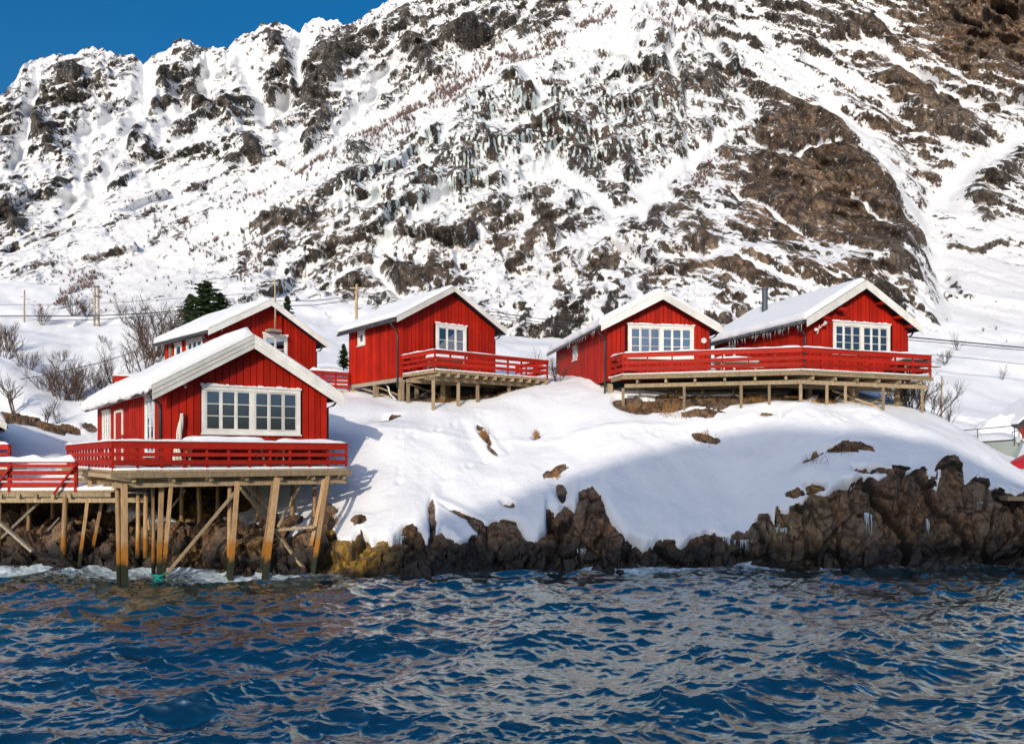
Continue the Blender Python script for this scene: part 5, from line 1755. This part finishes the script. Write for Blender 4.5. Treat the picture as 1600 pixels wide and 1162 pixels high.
def plant(px, py, Y, size, mesh, label, name="bare_shrub", cat="shrub", group=None, z=None, wide=1.0):
    p = at(px, py, Y)
    p.z = ground(p.x, p.y) - 0.05 if z is None else z
    o = put(name, mesh, None, p)
    o.scale = (size * wide, size * wide, size)
    o.rotation_euler = (0, 0, random.uniform(0, 6.28))
    tag(o, label, cat, group)
    return o


plant(95, 640, 47.0, 2.7, SHRUBS[0], "large dark bare shrub in front of the snow bank, left of the front cabin", wide=1.15)
plant(150, 610, 49.0, 2.6, SHRUBS[1], "thin bare shrub standing close behind the front cabin's roof snow")
plant(176, 600, 50.0, 2.4, SHRUBS[2], "upright bare sapling below the snow-capped balcony railing")
plant(18, 656, 43.5, 2.5, TREE_BARE, "slender bare tree at the left edge above the dock", "bare_tree", "tree")
plant(72, 660, 42.5, 1.5, TREE_BARE, "small bare sapling beside the boulders behind the dock", "bare_tree", "tree")
plant(92, 652, 43.0, 1.2, SHRUBS[2], "tiny bare shrub among the brown stones behind the dock")
plant(4, 545, 54.0, 2.4, SHRUBS[3], "bare shrub in blue shade on the bank at the left edge")
plant(33, 560, 54.0, 1.6, SHRUBS[2], "wispy bare shrub on top of the left snow bank")
plant(246, 520, 56.0, 4.2, SHRUBS[0], "tall reddish bare bush left of the dark spruce", wide=1.1)
plant(225, 560, 51.0, 3.2, SHRUBS[1], "spreading bare bush beside the rear cabin's left corner", wide=1.3)
plant(272, 505, 60.0, 3.2, SHRUBS[2], "upright bare bush directly below the spruce")
plant(66, 521, 76.0, 2.2, SHRUBS[1], "bare shrub near the thin left-hand pole")
plant(116, 512, 80.0, 2.6, SHRUBS[3], "low bare shrub left of the double pole")
plant(135, 512, 80.0, 1.8, SHRUBS[0], "bushy bare shrub touching the foot of the double pole")
plant(193, 515, 78.0, 2.6, SHRUBS[2], "lone thin shrub right of the double pole")
plant(172, 536, 64.0, 1.1, SHRUBS[2], "tuft of twigs alone in the open snowfield")
plant(160, 532, 68.0, 0.8, SHRUBS[3], "very small twig tuft in the open snowfield")
for k, (px, py, Y, sz, m, lb) in enumerate([(1425, 650, 38.4, 2.0, 0, "tangled bare bush under the right end of the long deck"), (1458, 650, 38.2, 2.3, 1, "wide bare bush just right of the long deck"),
                                            (1405, 648, 39.5, 1.7, 3, "low tangle of twigs behind the last deck stilts"), (1478, 655, 38.6, 1.5, 2, "spindly bush beside the thin pole at the deck end")]):
    plant(px, py, Y, sz, SHRUBS[m], lb, wide=1.1)
for k, (px, py, Y, sz, m, lb) in enumerate([(70, 634, 47.5, 1.9, 1, "shorter bare shrub leaning against the left flank of the large dark one"), (118, 632, 47.5, 2.2, 0, "dense bare shrub between the large dark one and the cabin roof"),
        (45, 612, 50.0, 1.6, 3, "low bare shrub on the sunny crest of the left snow bank"), (205, 585, 52.0, 2.0, 2, "bare sapling just left of the rear cabin above the balcony"), (136, 652, 45.0, 1.4, 2, "little bare shrub beside the front cabin's far eave"),
        (12, 520, 62.0, 2.4, 0, "wide bare bush at the left edge above the shaded bank"), (96, 560, 60.0, 1.2, 3, "flat twiggy bush in the middle of the snowfield behind the shrubs"), (228, 535, 57.0, 2.2, 2, "thin stems at the left foot of the tall reddish bush")]):
    plant(px, py, Y, sz, SHRUBS[m], lb)
plant(1497, 560, 72.0, 1.7, SHRUBS[2], "upright shrub on the snow slope under the right-hand wires")
plant(1566, 612, 64.0, 1.1, SHRUBS[2], "single small shrub on the white slope above the boat")
plant(1476, 585, 66.0, 1.4, SHRUBS[3], "round twiggy shrub beside the railing's right end")
plant(838, 606, 43.2, 1.8, SHRUBS[2], "thin bare sapling in front of the middle deck's right corner")
plant(870, 600, 41.5, 1.5, SHRUBS[1], "bare shrub beside the rear corner of the cabin with the round lamp")

# scrub far up the mountain: one mass nobody could count
def scrub():
    r = random.Random(77)
    bands = [(470, 285, 560, 232, 9, 90), (560, 240, 640, 190, 16, 150), (630, 195, 720, 128, 20, 230), (700, 165, 740, 130, 10, 60), (735, 122, 812, 92, 9, 100), (795, 105, 855, 92, 8, 60),
             (858, 82, 880, 74, 5, 25), (902, 52, 958, 30, 9, 80), (1010, 22, 1060, 30, 12, 50), (1035, 50, 1108, 48, 8, 70), (1078, 292, 1130, 248, 12, 80), (1130, 90, 1180, 150, 20, 40),
             (370, 445, 425, 398, 16, 60), (300, 402, 400, 385, 22, 50), (180, 330, 300, 370, 28, 70), (80, 492, 156, 428, 6, 120), (60, 410, 180, 470, 26, 60), (320, 335, 450, 300, 22, 60),
             (940, 402, 1010, 380, 12, 30), (640, 420, 700, 430, 14, 20), (1470, 505, 1590, 560, 30, 20), (0, 470, 120, 500, 12, 40), (780, 560, 860, 545, 14, 30), (200, 420, 300, 440, 20, 40)]
    v, f = [], []
    for x0, y0, x1, y1, wd, n in bands:
        for _ in range(int(n * 1.25)):
            t = r.random()
            px, py = x0 + (x1 - x0) * t + r.gauss(0, 7), y0 + (y1 - y0) * t + r.gauss(0, wd * .55)
            if float(perlin(np.array([px / 26.0]), np.array([py / 26.0]), np.array([0.5]), 400)[0]) < -0.25: continue
            p = on_mountain(px, py) + Vector((0, -0.15, -0.1))
            h = r.uniform(.3, 1.15) * (p.y / 120.0)
            for _ in range(13):
                a = r.uniform(0, 6.283)
                sp = r.uniform(.05, .55) * h
                tip = p + Vector((math.cos(a) * sp, math.sin(a) * sp, h * r.uniform(.55, 1)))
                mid = p.lerp(tip, .5) + Vector((r.uniform(-.08, .08), 0, .06)) * h
                w = 0.00021 * p.y * r.uniform(.6, 1.1)
                k = len(v)
                sd = Vector((w, 0, 0))
                v += [tuple(p - sd), tuple(p + sd), tuple(mid + sd * .8), tuple(mid - sd * .8), tuple(tip)]
                f += [(k, k + 1, k + 2, k + 3), (k + 3, k + 2, k + 4)]
    me = bpy.data.meshes.new("mountain_scrub")
    me.from_pydata(v, [], f)
    me.materials.append(BARK_RED)
    tag(put("mountain_scrub", me, kind='stuff'), "brown leafless birch scrub in streaks across the mountain slope", "scrub")


scrub()

NEEDLE = Mat("spruce_needles", 0.8, (0.02, 0.045, 0.018), 0.2)
NEEDLE.color(NEEDLE.mix(NEEDLE.noise(1.7, 4), (0.012, 0.030, 0.012), (0.055, 0.085, 0.030)))
NEEDLE = NEEDLE.m


def spruce(px, py_top, py_base, Y, wide, label, seed, lean=0.0, rnd=0.8):
    r = random.Random(seed)
    base, tip = at(px, py_base, Y), at(px, py_top, Y)
    H = tip.z - base.z
    t = thing("spruce_tree", label, "tree", base)
    Shape().tube([(0, 0, -1.5), (lean * .3, 0, H * .5), (lean, 0, H * .97)], 0.03 * H, 6, 0.008 * H).build("trunk", BARK, t)
    s = Shape()
    n = int(60 * wide + 70)
    for i in range(n):
        q = (i + r.random()) / n
        z = H * (0.06 + 0.92 * q)
        ln = (1 - q) ** rnd * H * 0.42 * wide * r.uniform(.55, 1.15) + 0.1 * H * .3
        a = r.uniform(0, 6.283)
        d = Vector((math.cos(a), math.sin(a), r.uniform(-.05, .35)))
        for j in range(13):
            u = (j + r.random()) / 13
            c = Vector((lean * q, 0, z)) + d * ln * u + Vector((0, 0, -0.12 * ln * u * u))
            sz = 0.075 * H * (1.15 - .6 * u) * r.uniform(.7, 1.2)
            b = r.uniform(0, 6.283)
            e1 = Vector((math.cos(b), math.sin(b), r.uniform(-.5, .5))) * sz
            e2 = Vector((-math.sin(b), math.cos(b), r.uniform(-.7, .5))) * sz * .45
            k = len(s.v)
            s.v += [tuple(c - e1 * .4 - e2), tuple(c + e1), tuple(c - e1 * .4 + e2), tuple(c - e1 * .2 + Vector((0, 0, sz * .55)))]
            s.f += [(k, k + 1, k + 2), (k, k + 1, k + 3)]
    me = bpy.data.meshes.new("crown")
    me.from_pydata(s.v, [], s.f)
    me.materials.append(NEEDLE)
    put("crown", me, t)


spruce(318, 441, 516, 60.0, 1.3, "broad dark green spruce behind the rear cabin's roof", 1, 0.3, 0.42)
spruce(298, 460, 516, 61.0, 1.5, "low side spruce at the left foot of the broad one", 2)
spruce(344, 458, 505, 61.0, 1.3, "bushy spruce at the right side of the broad one", 3, 0.0, 0.5)
spruce(449, 463, 515, 58.0, 0.7, "small dark spruce right of the pole on the rear cabin's gable", 4)
spruce(537, 538, 578, 46.0, 0.8, "little spruce at the left rear corner of the middle cabin", 5)

# ================================================================== poles and wires
def pole(px, top, base, Y, r, label, name="utility_pole", cat="pole", arm=None):
    b, t = at(px, base, Y), at(px, top, Y)
    o = thing(name, label, cat, b)
    Shape().tube([(0, 0, -3.0), (0, 0, (t.z - b.z) * .5), (0.02, 0, t.z - b.z)], r, 8, r * .75).build("shaft", WOOD, o, smooth=True)
    if arm:
        Shape().box(-arm, arm, -0.05, 0.05, t.z - b.z - .35, t.z - b.z - .25).build("crossarm", WOOD, o)
        for k in (-arm * .8, 0, arm * .8):
            Shape().tube([(k, 0, t.z - b.z - .25), (k, 0, t.z - b.z - .08)], 0.04, 6).build("insulator", METAL, o)
    return t


dp = at(151, 514, 78.0)
o = thing("utility_pole", "brown double wooden pole standing in the snowfield", "pole", dp)
hh = at(151, 446, 78.0).z - dp.z
for k in (-0.16, 0.16):
    Shape().tube([(k * 1.5, 0, -2), (k, 0, hh)], 0.10, 8, 0.08).build("shaft", DRIFT if k < 0 else WOOD, o, smooth=True)
for q in (0.25, 0.75, 0.97):
    Shape().box(-.25, .25, -.16, .16, hh * q - .04, hh * q + .06).build("clamp", METAL, o)
pole(38, 453, 524, 76.0, 0.08, "thin grey pole left of the double pole")
pole(26, 500, 520, 80.0, 0.06, "short grey stake beside the thin pole", "stake")
pole(557, 444, 505, 62.0, 0.13, "wooden pole rising behind the middle cabin's roof", arm=0.5)
pole(1471, 588, 652, 38.3, 0.045, "thin bare pole beside the long deck's right end")
wires = [([(-60, 494, 77), (151, 493.5, 77), (240, 489, 70), (330, 480, 62)], "heavy upper cable crossing the snowfield at the double pole", .05),
         ([(-60, 503, 77), (151, 499.5, 77), (235, 494, 70), (300, 484, 62)], "cable just below the heavy one at the double pole", .035),
         ([(-60, 476, 80), (60, 476, 80), (151, 474.5, 80), (284, 466, 76), (400, 458, 70)], "faint high wire above the snowfield", .02),
         ([(-60, 605, 48), (60, 588, 48), (155, 567, 46), (232, 543, 43)], "low wire dipping to the rear cabin's left corner", .025),
         ([(425, 470, 62), (490, 470, 62), (557, 462, 62)], "upper wire between the two pole tops behind the cabins", .03),
         ([(425, 478, 62), (490, 477, 62), (557, 468, 62)], "lower wire between the two pole tops behind the cabins", .03),
         ([(557, 455, 62), (640, 470, 62), (780, 489, 62), (880, 503, 62), (960, 512, 62)], "top one of the three wires beside the middle cabin's roof", .03),
         ([(557, 458, 62), (640, 474, 62), (780, 494, 62), (880, 509, 62), (960, 519, 62)], "middle one of the three wires beside the middle cabin's roof", .03),
         ([(557, 461, 62), (640, 478, 62), (780, 498, 62), (880, 513, 62), (960, 524, 62)], "lowest one of the three wires beside the middle cabin's roof", .03),
         ([(1380, 520, 60), (1424, 527, 60), (1500, 534, 60), (1640, 547, 60)], "thick upper cable right of the long deck", .05),
         ([(1380, 525, 60), (1424, 531.5, 60), (1500, 538, 60), (1640, 551, 60)], "lower cable close under the thick one on the right", .03),
         ([(1440, 553, 60), (1520, 560, 60), (1660, 576, 60)], "thin wire sagging across the right snow slope", .02)]
for path, lb, r in wires:
    pts = []
    for (a, b) in zip(path[:-1], path[1:]):
        for k in range(8):
            t = k / 8
            pts.append(at(a[0] + (b[0] - a[0]) * t, a[1] + (b[1] - a[1]) * t, a[2] + (b[2] - a[2]) * t))
    pts.append(at(*path[-1]))
    tag(Shape().tube(pts, r, 5).build("power_line", METAL, None, smooth=True), lb, "wire")

# ================================================================== the boats and the quay on the right
HULL = Mat("grey_hull_paint", 0.45, (0.34, 0.38, 0.34), 0.4).m
HULL_RED = Mat("red_hull_paint", 0.4, (0.50, 0.012, 0.014), 0.5).m


def hull(L, B, D, bow_rise, mat, parent, name, n=16, m=9):
    s = Shape()
    for i in range(n):
        t = i / (n - 1)                      # 0 bow, 1 stern
        half = B / 2 * (1 - (1 - min(1, t / .62)) ** 2) * (1 - .10 * max(0, t - .6) / .4) + .01
        zt = D + bow_rise * (1 - t) ** 2
        zk = 0.0 + D * 0.95 * max(0, 1 - t / .22) ** 2.2
        for j in range(m):
            a = -1 + 2 * j / (m - 1)
            k = abs(a)
            s.v.append((half * (1 if a > 0 else -1) * k ** .55 if k else 0.0, t * L + (bow_rise * .5 * (1 - k)) * max(0, 1 - t / .22) * .6, zk + (zt - zk) * k ** 1.7))
    for i in range(n - 1):
        for j in range(m - 1):
            s.f.append((i * m + j, i * m + j + 1, (i + 1) * m + j + 1, (i + 1) * m + j))
    s.f.append(tuple((n - 1) * m + j for j in range(m)))
    return s.build(name, mat, parent, smooth=True)


bt = thing("fishing_boat", "grey-green boat with a snow-covered deck and bow railing, pulled up at the right edge", "boat", at(1591, 726, 38.0), math.radians(-6))
hull(7.0, 3.4, 0.95, 0.22, HULL, bt, "hull")
sn = Shape()
for i in range(13):
    t = .03 + .95 * i / 12
    half = 1.70 * (1 - (1 - min(1, t / .62)) ** 2) * .96 + .01
    for j in range(9):
        a = -1 + 2 * j / 8
        sn.v.append((half * a, t * 7.0, 0.95 + .22 * (1 - t) ** 2 + 0.02 + 0.50 * (1 - a * a) ** .6 * min(1, t * 4)))
for i in range(12):
    for j in range(8):
        sn.f.append((i * 9 + j, i * 9 + j + 1, (i + 1) * 9 + j + 1, (i + 1) * 9 + j))
sn.build("deck_snow", SNOW_ROOF, bt, smooth=True)
rl_ = Shape()
for sgn in (-1, 1):
    pts = [(sgn * 1.70 * (1 - (1 - min(1, t / .62)) ** 2) * .95, t * 7.0, 1.20 + .22 * (1 - t) ** 2 + .42) for t in (0.02, .12, .25, .4, .55)]
    rl_.tube(pts, 0.022, 6)
    for p in pts[::2]:
        rl_.tube([(p[0], p[1], .9), p], 0.02, 6)
rl_.build("bow_rail", METAL, bt)
Shape().tube([(0, .05, 1.05), (0, .02, 1.28)], 0.09, 8, 0.14).build("bow_lamp", WHITE, bt)
gw = Shape()
for sgn in (-1, 1):
    gw.tube([(sgn * (1.70 * (1 - (1 - min(1, t / .62)) ** 2) + .01), t * 7.0, .96 + .22 * (1 - t) ** 2) for t in np.linspace(0, 1, 12)], .035, 6)
gw.build("gunwale", METAL, bt)
rbt = thing("rowing_boat", "bright red upturned boat with its pointed end lying in the snow", "boat", at(1573, 733, 33.2), math.radians(-48))
h_ = hull(3.6, 0.8, 0.30, 0.06, HULL_RED, rbt, "hull")
h_.rotation_euler = (math.radians(-9), math.radians(180), 0)
h_.location = (0, 0, 0.20)
Shape().tube([(0, -.35, .05), (0, .1, .0)], .02, 5).build("painter", ROPE, rbt)
qw = thing("quay_wall", "low dark quay wall showing as a thin line under the snow", "wall", at(1545, 660, 53.0))
Shape().box(-2.3, -0.7, 0, 0.3, -0.6, 0.12).box(1.1, 2.2, 0, .3, -.6, .12).build("wall_face", METAL, qw)
for k, (a, b) in enumerate(((at(1480, 683, 36.5), at(1524, 693, 36.8)), (at(1489, 690.5, 36.3), at(1519, 692, 36.6)))):
    tag(Shape().tube([a, b], .035, 6).build("wooden_stake", WOOD), ("longer", "shorter")[k] + " wooden pole leaning over the snow crest left of the boat", "stake")
jt = thing("jetty_plank", "wooden plank end sticking out of the rock at the right edge", "plank", at(1590, 776, 29.0))
for i in range(3):
    Shape().box(-0.35, 1.6, i * .2, i * .2 + .185, -0.14, 0.0).build("plank", WOOD, jt)
# snow heap by the quay
def heap(px, py, Y, rx, ry, h, seed, label):
    c = at(px, py, Y)
    u = np.linspace(-1, 1, 41)
    U, W_ = np.meshgrid(u, u)
    R_ = np.sqrt(U ** 2 + W_ ** 2)
    n = fbm(U * 2.2 + seed, W_ * 2.2, U * 0, 4, 300 + seed)
    P = np.stack([c.x + U * rx, c.y + W_ * ry, c.z - 0.8 + (h + .8) * np.clip(1 - R_ ** 1.6, 0, 1) * (1 + .5 * n)], -1)
    tag(sheet("snow_heap", P, SNOW), label, "snow heap")


heap(1560, 690, 45.5, 2.6, 2.0, 1.45, 1, "ploughed heap of lumpy snow behind the boat")
heap(1528, 668, 50, 3.2, 1.6, 0.5, 2, "long low snow windrow before the dark quay wall")

# dry grass tufts on the bare rock below the decks
GRASS = Mat("dry_grass_blades", 0.9, (0.30, 0.16, 0.06), 0.1).m
def tufts():
    r = random.Random(5)
    v, f = [], []
    spots = [(1048, 640, 35.6, 16), (1040, 655, 35.0, 14), (990, 648, 35.6, 14), (1075, 656, 34.6, 20), (1055, 620, 37, 20), (1100, 686, 33.2, 10), (1180, 622, 35.6, 16), (1268, 630, 34.8, 14), (1300, 634, 34.8, 14), (1340, 640, 35, 14),
             (700, 624, 38.8, 24), (735, 620, 39.6, 24), (775, 614, 41, 24), (757, 681, 34.4, 6), (868, 738, 31.4, 8), (838, 682, 34.6, 4), (1320, 702, 30.8, 24), (1275, 712, 30.6, 14), (515, 815, 29.4, 12), (520, 828, 28.9, 12),
             (20, 655, 43, 40), (75, 666, 42, 20), (110, 670, 42, 20)]
    for px, py, Y, wd in spots:
        for _ in range(70):
            qx = px + r.gauss(0, wd * .5)
            x = (qx - 800) / FOC * Y
            y = Y + r.gauss(0, .15)
            z = float(base_height(np.array([x / y]), np.array([y]))[0]) + r.uniform(0.0, .15)
            h = r.uniform(.08, .26)
            k = len(v)
            w = 0.012
            lx, ly = r.gauss(0, .10), r.gauss(-.05, .10)
            v += [(x - w, y, z - .1), (x + w, y, z - .1), (x + lx, y + ly, z + h)]
            f.append((k, k + 1, k + 2))
    me = bpy.data.meshes.new("dry_grass")
    me.from_pydata(v, [], f)
    me.materials.append(GRASS)
    tag(put("dry_grass", me, kind='stuff'), "rust-brown dry grass on the bare rock under the decks", "grass")


tufts()
# ice hanging from the shore rock
def shore_ice():
    r = random.Random(9)
    s = Shape()
    for px, top, ln, n, wd in ((1131, 842, 22, 5, 4), (1157, 846, 20, 6, 5), (1212, 826, 32, 8, 6), (1348, 805, 36, 4, 3), (1442, 815, 24, 3, 3), (625, 838, 26, 5, 4), (912, 860, 14, 3, 4), (1520, 790, 14, 3, 4)):
        for _ in range(n * 3):
            q = px + r.gauss(0, wd * 1.2)
            j = int(np.argmin(np.abs(GPX - q)))
            pyc = HOR - (GZ[:, j] - EYE) / GY * FOC
            i = int(np.argmax(pyc < top))
            p = Vector(((q - 800) / FOC * GY[i], GY[i] - .35, GZ[i, j] + .05))
            L = ln / FOC * GY[i] * r.uniform(.2, 1) ** 1.5
            s.tube([p, p + Vector((r.uniform(-.02, .02), -.03, -L * .5)), p + Vector((0, -.03, -L))], r.uniform(.010, .026), 6, .003)
    tag(s.build("hanging_ice", ICE, None, smooth=True, kind='stuff'), "icicles hanging from the dark shore rock", "ice")


shore_ice()
